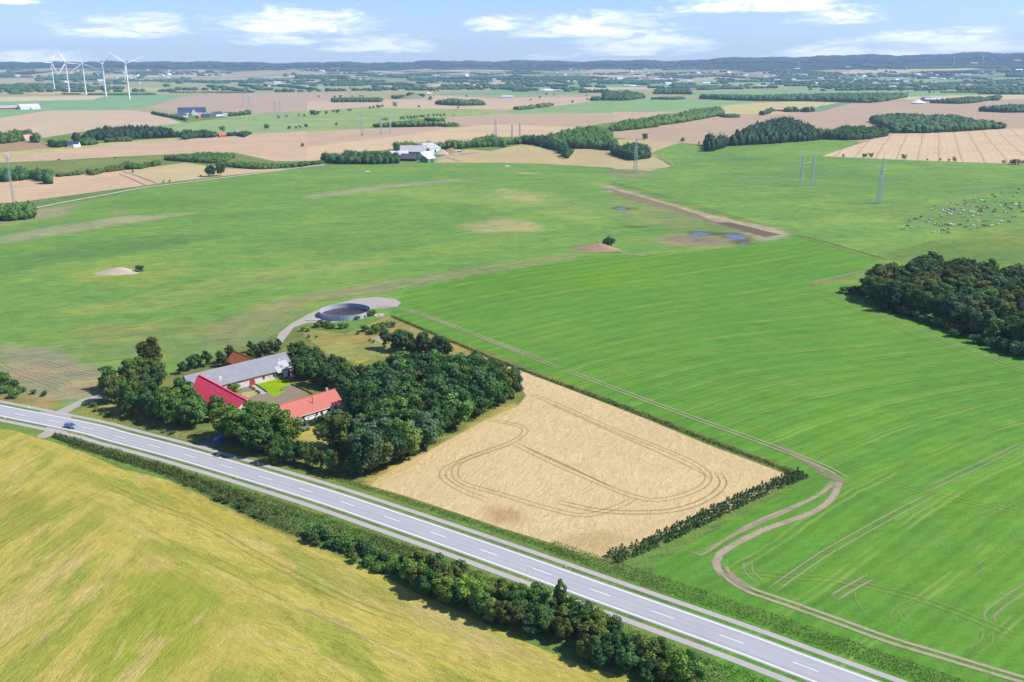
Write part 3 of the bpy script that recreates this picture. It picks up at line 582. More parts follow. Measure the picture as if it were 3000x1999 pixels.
def track(c, pp, width, rgb, s_=.8, ruts=None, name='wheel_track'):
    P = ats(c, pp); d0 = np.hypot(*P.mean(0)); P = catmull(P, max(1.5, .01 * d0)); Nn = normals(P); d = np.hypot(P[:, 0], P[:, 1])
    for o_ in ([0] if ruts is None else [-ruts / 2, ruts / 2]):
        L = P + Nn * (o_ - width / 2); R_ = P + Nn * (o_ + width / 2)
        o = sheet(name, L, R_, .035 + .00035 * d0, TRACK); me = o.data
        a = me.attributes.new('col', 'FLOAT_COLOR', 'POINT'); nv = len(me.vertices); q_ = np.arange(nv) // 2; cl = np.concatenate([[0], np.cumsum(np.hypot(*np.diff(P, axis=0).T))])[q_]; fd = min(4.0, cl[-1] * .15); cc = np.tile(np.array([*alb(rgb), s_ * .85]), (nv, 1)); cc[:, 3] *= np.clip(cl / fd, 0, 1) * np.clip((cl[-1] - cl) / fd, 0, 1) if name == 'wheel_track' else 1; a.data.foreach_set('color', cc.astype(np.float32).ravel())
        tag(o, kind='structure')
TAN = (214, 196, 168); YG = (178, 190, 108); SOIL = (196, 178, 152)
for t in [
 ('Q', [(690, 190), (760, 215), (900, 130), (1050, 60), (1230, -20), (1330, -75), (1420, -160)], 1.1, TAN, .75, None), ('Q', [(885, 335), (845, 285), (835, 250), (855, 210), (950, 150), (1100, 80), (1310, 5), (1410, -70), (1450, -165)], 2.6, TAN, .95, None), ('Q', [(745, 205), (830, 165), (1000, 70), (1210, -5)], .8, TAN, .7, None),
 ('Q', [(850, 250), (900, 320), (1000, 385), (1200, 455), (1450, 545), (1700, 635), (1950, 710), (2150, 770), (2353, 830), (2500, 870)], 1.3, TAN, .95, 1.9),
 ('Q', [(880, 290), (940, 340), (1010, 390)], 3.2, SOIL, .8, None),
 ('Q', [(1100, 395), (1220, 310), (1400, 190), (1740, 0), (1900, -80)], .55, TAN, .75, 1.9), ('Q', [(1410, 430), (1500, 375), (1600, 320)], .8, TAN, .75, 1.9), ('Q', [(1600, 320), (1900, 150), (2353, -80)], .5, YG, .6, 1.9),
 ('Q', [(900, 290), (1200, 318), (1500, 350), (1900, 450), (2353, 630)], .5, YG, .7, 1.9), ('Q', [(1750, 560), (1720, 500), (1850, 430), (2050, 330), (2353, 130)], .5, YG, .7, 1.9),
 ('Q', [(2200, 560), (2180, 520), (2220, 470), (2400, 350)], .7, TAN, .6, 1.9), ('Q', [(2080, 700), (2170, 640), (2170, 590)], .6, YG, .7, 1.9), ('Q', [(990, 240), (1000, 300), (1070, 360)], .7, TAN, .5, 1.9),
 ('Q', [(690, 320), (740, 345)], .5, TAN, .6, None), ('Q', [(1520, 370), (1530, 450), (1600, 520)], .5, YG, .5, None),
 ('T', [(700, 235), (960, 245), (1300, 360), (1700, 520), (2100, 680), (2353, 772)], .8, TAN, .8, 1.8), ('T', [(1000, 200), (1300, 290), (1800, 450), (2353, 640)], .4, YG, .7, 1.9),
 ('T', [(1250, 255), (1600, 190), (2353, 60)], .4, YG, .35, 1.8), ('T', [(1700, 500), (1900, 440), (2353, 330)], .4, YG, .6, None), ('T', [(1900, 600), (2100, 570), (2353, 520)], .4, YG, .6, None),
 ('D', [(1294, 849), (1440, 904), (1577, 955), (1730, 1010), (1882, 1068), (1950, 1105)], .9, TAN, .85, 1.9),
 ('D', [(1780, 1020), (1870, 1070), (1920, 1095)], 4, SOIL, .6, None), ('D', [(1870, 1080), (1930, 1105), (1960, 1110)], 4, SOIL, .6, None), ('D', [(1925, 1105), (1870, 1145), (1760, 1190), (1690, 1225)], 1.6, TAN, .85, None),
 ('D', [(1150, 745), (1400, 850), (1600, 930), (1800, 1010), (2000, 1090), (2120, 1130), (2353, 1180)], .45, YG, .6, 1.9),
 ('D', [(2120, 1130), (2240, 1075), (2353, 1020)], .7, TAN, .6, 1.9),
 ('W', [(440, 860), (700, 960), (1000, 1070), (1300, 1210), (1700, 1360), (2100, 1500), (2353, 1580)], .6, YG, .7, 2.0), ('W', [(640, 830), (750, 910), (1000, 1020), (1250, 1130), (1600, 1270), (1900, 1380), (2353, 1540)], .9, TAN, .5, 2.2),
 ('W', [(520, 830), (560, 790), (700, 755), (850, 720), (950, 690)], 3.5, SOIL, .6, None), ('W', [(380, 395), (620, 455), (850, 520), (1150, 605)], 1.0, (70, 105, 45), .9, None), ('W', [(380, 405), (640, 480), (900, 560), (1060, 610)], 2.0, YG, .5, None),
 ('W', [(0, 1090), (300, 1040), (620, 1020)], .6, YG, .5, None), ('W', [(0, 1300), (500, 1250), (1000, 1180)], .6, YG, .5, None), ('W', [(0, 1430), (500, 1370), (1000, 1330), (1400, 1285)], .6, YG, .6, None), ('W', [(400, 1520), (900, 1460), (1400, 1400)], .5, YG, .5, None),
 ('S6', [(1150, 380), (1450, 500), (1700, 590), (1950, 640), (2500, 675)], 2.2, TAN, .95, None), ('D', [(740, 690), (900, 668), (1060, 630), (1330, 585)], 1.6, SOIL, .5, None),
 ('G', [(900, 290), (1000, 210), (1100, 140), (1200, 90)], 1.2, SOIL, .7, 2.0), ('G', [(860, 300), (960, 200), (1040, 130), (1180, 70)], .8, SOIL, .6, None), ('G', [(1600, 90), (1750, 130), (2000, 220), (2353, 350)], .8, TAN, .8, 1.8),
 ('J', [(1000, 190), (700, 120), (420, 30), (250, 70), (240, 130), (500, 190), (690, 265), (560, 370)], .5, (205, 190, 160), .8, 1.8), ('J', [(0, 30), (60, 90), (250, 160), (600, 290)], .5, (205, 190, 160), .7, 1.8), ('J', [(300, 20), (600, 110), (1000, 180)], .5, (205, 190, 160), .6, 1.8),
 ('J', [(480, 200), (560, 140), (760, 180), (900, 230)], .5, (205, 190, 160), .6, 1.8), ('J', [(0, 130), (300, 220), (600, 350)], .5, (205, 190, 160), .6, 1.8), ('J', [(560, 380), (640, 320), (720, 270)], .5, (205, 190, 160), .6, 1.8),
 ('P', [(930, 90), (1100, 160), (1350, 270), (1600, 370), (1750, 440), (1810, 500), (1760, 560), (1600, 610), (1450, 600), (1200, 500), (1000, 410), (840, 330)], .7, (190, 164, 106), .4, 1.8),
 ('P', [(700, 210), (900, 260), (840, 330), (650, 400), (530, 450), (500, 500), (600, 570), (740, 620)], .7, (190, 164, 106), .4, 1.8), ('P', [(840, 330), (620, 410), (560, 470), (600, 530), (800, 590), (1000, 650), (1200, 690), (1380, 640), (1450, 600)], .7, (190, 164, 106), .4, 1.8),
 ('P', [(1850, 470), (1880, 540), (1780, 620), (1600, 670), (1300, 670), (1050, 620)], .7, (188, 160, 100), .55, 1.8), ('P', [(900, 350), (1100, 440), (1350, 560)], .6, (180, 154, 90), .8, None),
 ('P', [(1000, 130), (1400, 310), (1650, 420), (1850, 520)], .5, (180, 154, 90), .6, None),
 ('U', [(600, 430), (900, 560), (1150, 650), (1500, 850), (2000, 1100), (2353, 1230)], .5, (140, 132, 56), .28, 1.8), ('U', [(820, 670), (1200, 880), (1700, 1130), (2353, 1420)], .5, (140, 132, 56), .2, None), ('U', [(0, 780), (300, 620), (700, 420)], .6, (150, 146, 56), .2, 2.0),
]: track(*t[:5], ruts=t[5])
# gravel road along the far edge of the wide field, farm lanes
for t in [('L', [(-200, 800), (100, 755), (250, 730), (480, 685), (700, 645), (1000, 590), (1400, 540), (1800, 490), (2050, 455), (2240, 436)], 6.5, (232, 222, 204), 1.0), ('M', [(-30, 570), (60, 555), (130, 545)], 9, (230, 222, 206), 1.0), ('R', [(-10, 486), (180, 484), (300, 475), (335, 460), (290, 430), (215, 400), (300, 358), (390, 335), (600, 355), (800, 352), (1180, 315)], 3.5, (200, 188, 150), .8),
          ('L', [(255, 263), (330, 290), (380, 300)], 4, (215, 208, 190), 1.0), ('M', [(880, 520), (960, 500), (1060, 525)], 8, (214, 196, 180), 1.0), ('M', [(880, 480), (1000, 480), (1180, 465)], 16, (212, 190, 176), 1.0), ('L', [(820, 495), (900, 525), (1000, 572)], 2, (165, 145, 110), .8), ('L', [(850, 480), (950, 510), (1080, 560)], 2.5, (160, 160, 105), .8)]:
    track(*t, name='dirt_track')

# ------------------------------------------------------------------ leaves and crowns
def quads(P, Nv, size, rg, asp=.7):
    """leaf-shaped faces at P facing roughly Nv"""
    n = len(P); r = rg.normal(size=(n, 3)); u = np.cross(Nv, r); u /= np.linalg.norm(u, axis=1)[:, None] + 1e-9; v = np.cross(Nv, u); v /= np.linalg.norm(v, axis=1)[:, None] + 1e-9
    s = (size * rg.uniform(.6, 1.35, n))[:, None]
    V = np.stack([P - u * s, P + v * s * asp, P + u * s, P - v * s * asp], 1)
    V[:, 1] += Nv * s * .12; V[:, 3] += Nv * s * .12
    return V.reshape(-1, 3)
def blob_leaves(cs, rs, per, size, rg, squash=.85, flat=.55):
    out_ = []
    for c, r in zip(cs, rs):
        n = max(3, int(per * r * r)); d = rg.normal(size=(n, 3)); d[:, 2] = d[:, 2] * .9 + .25; d /= np.linalg.norm(d, axis=1)[:, None]
        P = c + d * r * rg.uniform(.72, 1.08, n)[:, None] * np.array([1, 1, squash]); Nv = d + rg.normal(size=(n, 3)) * flat; Nv /= np.linalg.norm(Nv, axis=1)[:, None]
        out_.append(quads(P, Nv, size, rg))
    V = np.vstack(out_); return V
def to_mesh(name, V, m=None): return mesh_np(name, V, np.arange(len(V)).reshape(-1, 4), m or LEAF)
def crown_broad(seed, h=12.0, r=4.4, size=.40, per=46, nb=32, low=.18):
    rg = np.random.default_rng(seed); cs, rs = [], []; zc = h * (low + 1) / 2; hz = h * (1 - low) / 2
    for i in range(nb):
        d = rg.normal(size=3); d /= np.linalg.norm(d); q = rg.uniform(.35, .8) ** .6
        if i < 4: q *= .35
        c = np.array([d[0] * r * q, d[1] * r * q, zc + d[2] * hz * q * .95]); b = rg.uniform(.26, .42) * r * (1.1 - .25 * max(0, d[2]))
        cs.append(c); rs.append(b)
    cs.append(np.array([0, 0, zc])); rs.append(r * .55)
    return to_mesh('crown', blob_leaves(cs, rs, per, size, rg))
def crown_conifer(seed, h=15.0, r=3.2, size=.5):
    rg = np.random.default_rng(seed); V = []
    for k in range(26):
        t = k / 26; z = h * (.1 + .9 * t); rr = r * (1 - t) ** .8 + .25; n = int(8 + 26 * (1 - t)); a = rg.uniform(0, 6.283, n); q = rg.uniform(.35, 1, n) * rr
        P = np.stack([np.cos(a) * q, np.sin(a) * q, z - q * .35 + rg.normal(size=n) * .25], 1); Nv = np.stack([np.cos(a) * .7, np.sin(a) * .7, np.full(n, .8)], 1) + rg.normal(size=(n, 3)) * .3
        Nv /= np.linalg.norm(Nv, axis=1)[:, None]; V.append(quads(P, Nv, size * (1.2 - .5 * t), rg, .55))
    return to_mesh('crown', np.vstack(V))
def crown_shrub(seed, h=3.0, r=1.9, size=.26, per=75, nb=12):
    rg = np.random.default_rng(seed); cs, rs = [], []
    for i in range(nb):
        a = rg.uniform(0, 6.283); q = r * .62 * math.sqrt(rg.uniform()); b = rg.uniform(.32, .5) * r; z = rg.uniform(.25, .72) * h
        cs.append(np.array([math.cos(a) * q, math.sin(a) * q, z])); rs.append(b)
    return to_mesh('bush', blob_leaves(cs, rs, per, size, rg))
def trunk_mesh(seed, h, r):
    rg = random.Random(seed); m = MB(); p = Vector((0, 0, -.3)); rad = r
    for i in range(5):
        q = p + Vector((rg.uniform(-.2, .2), rg.uniform(-.2, .2), h / 5)); m.tube(p, q, rad, rad * .8, 7); rad *= .8; p = q
        if i > 0:
            for k in range(2 + i % 2):
                a = rg.uniform(0, 6.283); L = h * rg.uniform(.18, .3); m.tube(p, p + Vector((math.cos(a) * L, math.sin(a) * L, L * .8)), rad * .55, rad * .15, 5)
    return m.mesh('trunk', BARK)
BROAD = [(crown_broad(s, h, r, low=lw), trunk_mesh(s, h * .75, .22), h) for s, h, r, lw in ((11, 12, 4.3, .12), (12, 12.5, 3.7, .08), (13, 11.5, 4.8, .15), (14, 13, 4.0, .1), (15, 12, 4.5, .05), (16, 11, 3.6, .1))]
CONI = [(crown_conifer(s, 14, 3.1), trunk_mesh(s, 13, .2), 14) for s in (21, 22)]
BUSH = [crown_shrub(s, 3.0, r) for s, r in ((31, 1.8), (32, 2.1), (33, 1.6), (34, 2.0))]
SMALL = [to_mesh('tree', blob_leaves(*(lambda rg: ([np.array([*(rg.normal(size=2) * 1.5), rg.uniform(2.5, 6.5)]) for _ in range(9)], [rg.uniform(1.2, 2.1) for _ in range(9)]))(np.random.default_rng(s)), 6, .8, np.random.default_rng(s + 1))) for s in (41, 42, 43, 44)]
RG = random.Random(5)
TREES = []
def tree(name, kind, x, y, h, tint, label, cat, group, spread=1.0):
    TREES.append((-h / math.hypot(x, y) - (9 if group is None else 0), len(TREES), name, kind, x, y, h, tint, label, cat, group, spread))
def plant(name, kind, x, y, h, tint, label, cat, group, spread):
    src = RG.choice(BROAD if kind == 'broad' else CONI); s = h / src[2]
    t = empty(name, (x, y, float(hgt(x, y))), RG.uniform(0, 6.28)); w_ = s * spread * RG.uniform(.84, 1.2); t.scale = (w_, w_ * RG.uniform(.85, 1.15), s)
    c = GREENS[tint] if isinstance(tint, str) else tint; j = RG.uniform(.75, 1.3)
    cr = link('crown', src[0], t); cr.color = (c[0] * j * RG.uniform(.9, 1.15), c[1] * j, c[2] * j, 1)
    link('trunk', src[1], t); return tag(t, label, cat, group)
def plant_all():
    """the 300 trees that show largest stand as things of their own, the rest of the wood is one mass"""
    TREES.sort(); [plant(*t[2:]) for t in TREES[:300]]; rest = TREES[300:]; V = []
    if rest:
        low = [np.array([v.co[:] for v in crown_broad(s_, 12, 4.2, size=.62, per=20, nb=26, low=.1).vertices]) for s_ in (51, 52, 53)]
        for k, t in enumerate(rest):
            x, y, h = t[4:7]; a = k * 2.1; s_ = h / 12; w_ = s_ * t[11]; q = low[k % 3] * [w_, w_, s_]; V.append(np.column_stack([q[:, 0] * math.cos(a) - q[:, 1] * math.sin(a) + x, q[:, 0] * math.sin(a) + q[:, 1] * math.cos(a) + y, q[:, 2] + float(hgt(x, y))]))
        o = link('woodland', to_mesh('woodland', np.vstack(V))); o.color = (.055, .092, .038, 1); tag(o, 'inner and rear canopy of the mixed wood beside the cow pasture', None, None, 'stuff')
    print('trees', len(TREES))
def bush(x, y, h, tint, label, group, cat='bush', name='bush', wide=1.0):
    me = RG.choice(BUSH); s = h / 3.0; o = link(name, me, None, (x, y, float(hgt(x, y)) - .05)); o.rotation_euler = (0, 0, RG.uniform(0, 6.28)); q = s * wide * RG.uniform(.9, 1.2); o.scale = (q, q, s)
    c = GREENS[tint] if isinstance(tint, str) else tint; j = RG.uniform(.8, 1.2); o.color = (c[0] * j, c[1] * j, c[2] * j, 1); return tag(o, label, cat, group)
def footprint(c, base, top, h):
    b = ats(c, base); t = ats(c, top[::-1], up=h); return np.vstack([b, t])
def scatter(poly, sp, rg, jit=.38):
    poly = np.asarray(poly); lo, hi = poly.min(0), poly.max(0); nx = int((hi[0] - lo[0]) / sp) + 2; ny = int((hi[1] - lo[1]) / (sp * .87)) + 2
    i, j = np.meshgrid(np.arange(nx), np.arange(ny), indexing='ij'); P = np.stack([lo[0] + (i + .5 * (j % 2)) * sp, lo[1] + j * sp * .87], -1).reshape(-1, 2); P += rg.uniform(-jit, jit, P.shape) * sp
    return P[inside(poly, P)]

# ------------------------------------------------------------------ the farm's own trees
LBL = 'grove trees between the farmyard and the wheat'
GT = random.Random(8)
WORD = dict(dark='dark green', mid='mid green', light='yellow green', olive='olive green', blue='greyish green', conifer='blackish green', brown='brownish green')
def grove(c, base, top, h, sp, tints, label, group, seed, keep=None, hv=.18, kind='broad', cat='tree', spread=1.0, where=None):
    rg = np.random.default_rng(seed); P = scatter(footprint(c, base, top, h * .92), sp, rg); b = ats(c, base); bl = catmull(b, sp * .75); u = bl / np.hypot(*bl.T)[:, None]
    bl = bl + u * sp * .55 + rg.uniform(-.2, .2, bl.shape) * sp; P = P[[np.hypot(*(bl - p).T).min() > sp * .62 for p in P]]; P = np.vstack([P, bl]); n = 0
    for x, y in P:
        if keep and not keep(x, y): continue
        t = GT.choice(tints); big = GT.uniform(1 - hv, 1 + hv * .6); sz = 'tall' if big > 1.02 else 'lower' if big < .9 else 'mid sized'
        lb = label.replace('~', sz + ' ' + WORD[t]) + (' ' + where(x, y) if where else '')
        tree('broadleaf_tree' if kind == 'broad' else 'conifer_tree', kind, x, y, h * big, t, lb, cat, group, spread * sp / 5.2); n += 1
    return n
WEDGE = ats('P', [(140, 545), (450, 360), (700, 225), (870, 150), (910, 100)])
def grove_where(x, y):
    d = min(pdist(WEDGE, np.array([[x, y]]))[0], 99)
    if d < 9: return 'on its wheat edge'
    hx, hy = at('G', 1330, 560); m_ = at('G', 1600, 400)
    if math.hypot(x - hx, y - hy) < 26: return 'beside the farmhouse end'
    if math.hypot(x - m_[0], y - m_[1]) < 24: return 'on its meadow side'
    return 'deep inside it'
def wood_where(x, y):
    e = ats('W', [(740, 880), (1180, 1040), (1700, 1240), (2281, 1430)]); d = min(np.hypot(x - catmull(e, 5)[:, 0], y - catmull(e, 5)[:, 1]))
    return 'on the striped field edge' if d < 14 else 'on the pasture side' if d > 60 else 'in its middle'
hole = ats('G', [(1400, 690), (1490, 690), (1500, 745), (1410, 745)])
yard = ats('G', [(560, 420), (1060, 300), (1130, 420), (1340, 500), (1350, 560), (1060, 700), (1040, 560), (880, 540), (760, 600), (620, 480)])
HOUSE_FREE = ats('G', [(1060, 640), (1250, 560), (1350, 520), (1340, 700), (1230, 745), (1120, 740)])
ok1 = lambda x, y: not inside(hole, np.array([[x, y]]))[0] and not inside(HOUSE_FREE, np.array([[x, y]]))[0]
cnt = [
 grove('G', [(1465, 925), (1600, 880), (1720, 815), (1900, 695), (2070, 615), (2190, 548)], [(1380, 470), (1460, 370), (1600, 300), (1900, 290), (2050, 298), (2165, 405)], 12.5, 5.4, ['dark', 'dark', 'mid', 'dark', 'blue', 'olive', 'mid'], '~ tree in the big farm grove', LBL, 61, ok1, where=grove_where),
 grove('G', [(780, 745), (880, 790), (1000, 810), (1100, 790)], [(765, 600), (880, 545), (1030, 535), (1070, 640)], 11, 5.2, ['mid', 'dark', 'light', 'mid'], '~ tree standing between the house gable and the road', 'leafy trees between the house and the road', 62),
 grove('G', [(300, 600), (400, 645), (520, 685), (640, 690), (735, 660)], [(300, 505), (420, 455), (520, 440), (600, 470), (690, 540), (755, 600)], 10, 4.6, ['mid', 'dark', 'mid', 'olive', 'light'], '~ tree in the belt below the crimson roof', 'trees below the crimson roof', 63),
 grove('G', [(185, 500), (250, 530), (330, 545), (430, 500)], [(200, 435), (270, 360), (370, 330), (440, 330), (490, 390)], 9.5, 5.0, ['olive', 'dark', 'mid', 'olive'], '~ tree in the clump where the gravel lane starts', 'trees beside the gravel lane', 64),
 grove('G', [(560, 420), (650, 395), (790, 365)], [(535, 365), (640, 320), (740, 300), (790, 340)], 6.5, 4.6, ['dark', 'mid'], '~ tree right behind the long grey barn', 'trees behind the grey barn', 65),
 grove('G', [(1140, 440), (1200, 470), (1310, 500), (1390, 580)], [(1065, 250), (1110, 225), (1200, 255), (1290, 290), (1400, 330), (1470, 400)], 8, 4.6, ['mid', 'light', 'mid', 'dark', 'light'], '~ tree between the barn end and dry meadow', 'trees at the barn end', 66, ok1),
 grove('G', [(900, 320), (1050, 300)], [(885, 300), (1000, 278), (1060, 262)], 5.5, 4.2, ['dark', 'mid'], '~ small tree between grey barn and gravel track', 'trees along the barn back wall', 67),
 grove('G', [(1575, 300), (1700, 330), (1860, 345)], [(1590, 225), (1690, 185), (1800, 212), (1880, 265)], 8.5, 4.5, ['dark', 'mid', 'dark'], '~ tree near the concrete slab on the meadow', 'trees near the concrete slab', 68),
 grove('G', [(1000, 815), (1200, 885), (1330, 925), (1450, 930)], [(1000, 755), (1200, 770), (1330, 770), (1480, 770)], 7, 4.2, ['mid', 'dark', 'mid', 'olive'], '~ tree in the low row along the road verge', 'roadside row in front of the house garden', 69)]
print('grove counts', cnt)
for c, x, y, h, tint, sp, lb in [
    ('G', 1330, 800, 13.0, 'olive', 1.25, 'large olive green tree hiding the end of the white farmhouse'), ('G', 412, 395, 13.5, 'olive', .8, 'tallest slender tree rising above the clump by the gravel lane'),
    ('G', 930, 800, 11.5, 'mid', 1.1, 'big round tree in front of the crimson gable'), ('G', 800, 715, 10, 'light', .95, 'yellow green tree beside the dark farm entrance'),
    ('G', 1290, 470, 6.5, 'light', .6, 'small light green tree near the far end of the farmhouse'), ('G', 1640, 300, 9.5, 'dark', .9, 'dark round tree shading the dry meadow'),
    ('L', 1450, 512, 12, 'dark', 1.2, 'dark twin tree beside the pale gravel road'), ('L', 1525, 508, 17, 'olive', .7, 'taller tree of the pair beside the pale gravel road')]:
    X, Y = at(c, x, y); tree('broadleaf_tree', 'broad', X, Y, h, tint, lb, 'tree', None, sp)
# garden and meadow shrubs
for c, x, y, h, tint, lb in [('I', 420, 620, 3.6, 'light', 'feathery shrub against the barn wall beside the crimson roof'), ('I', 1610, 250, 3.2, 'mid', 'round shrub against the barn near the hot tub'),
    ('I', 860, 515, .9, 'brown', 'dark low plant nearest the barn gate on the path edge'), ('I', 925, 560, .8, 'brown', 'second low plant along the garden path'), ('I', 1030, 625, .9, 'brown', 'third low plant along the garden path'), ('I', 1085, 655, .8, 'brown', 'low plant at the lower end of the garden path'),
    ('I', 1680, 580, .6, 'olive', 'tiny plant on the bare yard beside the lawn'), ('N', 750, 1000, 1.1, 'light', 'lime green bush at the gravel edge of the front lawn'), ('N', 845, 960, 1.1, 'light', 'middle lime green bush beside the front lawn'), ('N', 935, 930, 1.1, 'light', 'lime green bush closest to the porch'),
    ('N', 900, 830, 1.8, 'light', 'upright green bush in front of the porch'), ('N', 740, 910, .7, 'brown', 'small brown plant on the dark gravel'), ('N', 1120, 830, 2.2, 'mid', 'leafy bush beside the porch under the large tree'),
    ('S5', 1235, 340, 4.5, 'blue', 'dark round bush on the pale mound'), ('S6', 1240, 420, 6.5, 'dark', 'large dark bush on the brown mound'), ('S6', 930, 355, 2.0, 'dark', 'small bush beside the large one on the brown mound')]:
    X, Y = at(c, x, y); bush(X, Y, h, tint, lb, None)
for x, y, h in [(110, 440, 2.2), (150, 445, 1.8), (230, 410, 3), (270, 400, 3.2), (320, 405, 3), (350, 420, 2.6), (440, 420, 3), (490, 415, 2.4), (560, 345, 1.8), (580, 345, 2), (640, 330, 1.6), (690, 315, 3), (720, 305, 3.2), (650, 445, 3), (700, 470, 2.8), (740, 460, 4), (790, 440, 4.2), (820, 420, 3.8), (880, 410, 3), (590, 470, 1.6), (160, 500, 1.5), (230, 500, 1.3), (720, 545, 1.6), (690, 530, 1.4)]:
    X, Y = at('T', x, y); bush(X, Y, h, RG.choice(['mid', 'light', 'mid', 'olive']), 'green bush on the rough ground below the slurry tank', 'bushes around the slurry tank')
for x, y, h in [(850, 460, 1.5), (930, 480, 2), (950, 520, 1.6), (1060, 570, 1.8), (1180, 440, 2.6), (1190, 470, 2), (1240, 560, 3.2), (1270, 590, 3), (1230, 600, 2.2), (1000, 560, 1.2), (1140, 590, 1.2), (1340, 640, 1.2), (1500, 690, 1.2), (1620, 730, 1.2), (1700, 750, 1.3)]:
    X, Y = at('J', x, y); bush(X, Y, h, RG.choice(['mid', 'olive', 'light']), 'bush on the rough verge between farm trees and road', 'bushes on the farm verge')
for x, y, h in [(30, 260, 5), (-20, 270, 5), (10, 320, 3), (110, 290, 3.5), (160, 300, 4), (190, 340, 2.5), (150, 390, 3.4), (60, 340, 3), (330, 350, 1.8), (440, 370, 2.2), (230, 330, 2), (-60, 300, 4), (-100, 310, 4)]:
    X, Y = at('J', x, y); bush(X, Y, h, RG.choice(['mid', 'dark', 'blue']), 'bush on the dry verge beyond the cycle path', 'bushes beyond the cycle path')
# ------------------------------------------------------------------ roadside thicket between the barley and the cycle path
lo_ = [(760, 720), (900, 860), (1100, 930), (1300, 1010), (1500, 1090), (1700, 1170), (1900, 1250), (2100, 1330), (2353, 1430), (2600, 1540), (2800, 1620)]
up_ = [(780, 640), (900, 650), (1000, 680), (1200, 745), (1500, 850), (1900, 1000), (2353, 1190), (2600, 1290), (2800, 1370)]
band = np.vstack([ats('K', lo_), ats('K', up_)[::-1]])
def clear_of_road(x, y, m): return np.hypot(RC[:, 0] - x, RC[:, 1] - y).min() > m
for x, y in scatter(band, 3.1, np.random.default_rng(71)):
    if clear_of_road(x, y, 9.2):
        tt = RG.choice(['mid', 'olive', 'mid', 'dark', 'mid', 'dark', 'light', 'olive', 'blue']); hh = RG.uniform(3.2, 6.7); q = 'before' if x < 12 else 'after'
        tree('broadleaf_tree', 'broad', x, y, hh, tt, ('taller ' if hh > 6.2 else 'small ' if hh < 5.2 else '') + WORD[tt] + ' tree in the roadside thicket ' + ('near its thin upper end' if x < 0 else 'in its middle stretch' if x < 40 else 'at its dense lower end'), 'tree', 'thicket trees beside the cycle path', 1.15)
X, Y = at('K', 1860, 990); tree('broadleaf_tree', 'broad', X, Y, 8.5, 'mid', 'tallest tree of the roadside thicket reaching over the cycle path', 'tree', None, .6)
for x, y in scatter(np.vstack([ats('K', [(150, 500), (350, 590), (560, 690), (740, 770)]), ats('K', [(700, 640), (560, 560), (350, 480), (150, 400)])]), 2.6, np.random.default_rng(72)):
    if clear_of_road(x, y, 8.5): bush(x, y, RG.uniform(1.4, 3.6), RG.choice(['mid', 'olive', 'mid', 'dark', 'mid']), 'low bush in the scrub where the roadside thicket thins out', 'scrub bushes beside the cycle path')
for x, y in scatter(np.vstack([ats('U', [(960, 385), (1150, 470), (1400, 600), (1650, 690)]), ats('U', [(1600, 600), (1350, 500), (1150, 410), (1000, 340)])]), 3.2, np.random.default_rng(73)):
    if clear_of_road(x, y, 8.5): bush(x, y, RG.uniform(.8, 2.3), RG.choice(['olive', 'mid', 'mid', 'brown']), 'low rough bush on the verge opposite the farm', 'verge bushes opposite the farm')
# ------------------------------------------------------------------ the wood at the picture's right edge
n0 = len(bpy.data.objects)
grove('W', [(955, 925), (1060, 968), (1180, 1015), (1350, 1070), (1550, 1135), (1750, 1205), (1950, 1275), (2150, 1340), (2281, 1385), (2500, 1450)], [(960, 740), (1030, 650), (1200, 600), (1400, 570), (1550, 550), (1700, 565), (1900, 600), (2281, 640), (2500, 660)], 12.5, 8.2, ['olive', 'dark', 'olive', 'olive', 'mid', 'blue', 'brown'], '~ tree of the wood by the pasture', 'mixed wood beside the pasture', 81, spread=.72, where=wood_where)
for x, y, h, t in [(770, 880, 3.5, 'brown'), (820, 885, 4, 'brown'), (870, 880, 4, 'brown'), (900, 890, 5, 'dark'), (1220, 1040, 4, 'blue'), (1270, 1060, 4.5, 'blue'), (1310, 1080, 4, 'blue'), (1390, 1105, 4.4, 'blue'), (1430, 1120, 4, 'mid'), (1480, 1140, 4, 'blue'), (1530, 1160, 3.6, 'light'), (1580, 1165, 3, 'mid'), (1620, 1180, 5, 'olive'), (1660, 1205, 4, 'olive'), (1700, 1240, 4, 'dark'),
                   (1760, 1220, 5, (.17, .10, .05)), (1820, 1215, 6, (.17, .10, .05)), (1880, 1230, 5.5, (.17, .10, .05)), (1930, 1240, 5, (.16, .10, .05)), (1880, 1300, 4, 'blue'), (1950, 1310, 4, 'blue'), (2050, 1350, 6, 'blue'), (2120, 1380, 6, 'blue'), (2180, 1390, 6.5, 'blue'), (2250, 1400, 6, 'blue'), (2330, 1410, 6, 'blue'), (2120, 1230, 6, (.15, .085, .045)), (2200, 1240, 6, (.15, .085, .045)), (2020, 1290, 5, 'mid')]:
    X, Y = at('W', x, y); bush(X, Y, h, t, 'rust brown bush on the rim of the mixed wood' if not isinstance(t, str) or t == 'brown' else 'rounded grey green bush on the rim of the mixed wood', 'rusty bushes on the wood rim' if not isinstance(t, str) or t == 'brown' else 'green bushes on the wood rim', wide=1.1)
X, Y = at('W', 1170, 1030); tree('conifer_tree', 'conifer', X, Y, 14.5, 'conifer', 'dark spruce standing at the field side of the mixed wood', 'tree', None, 1.7)
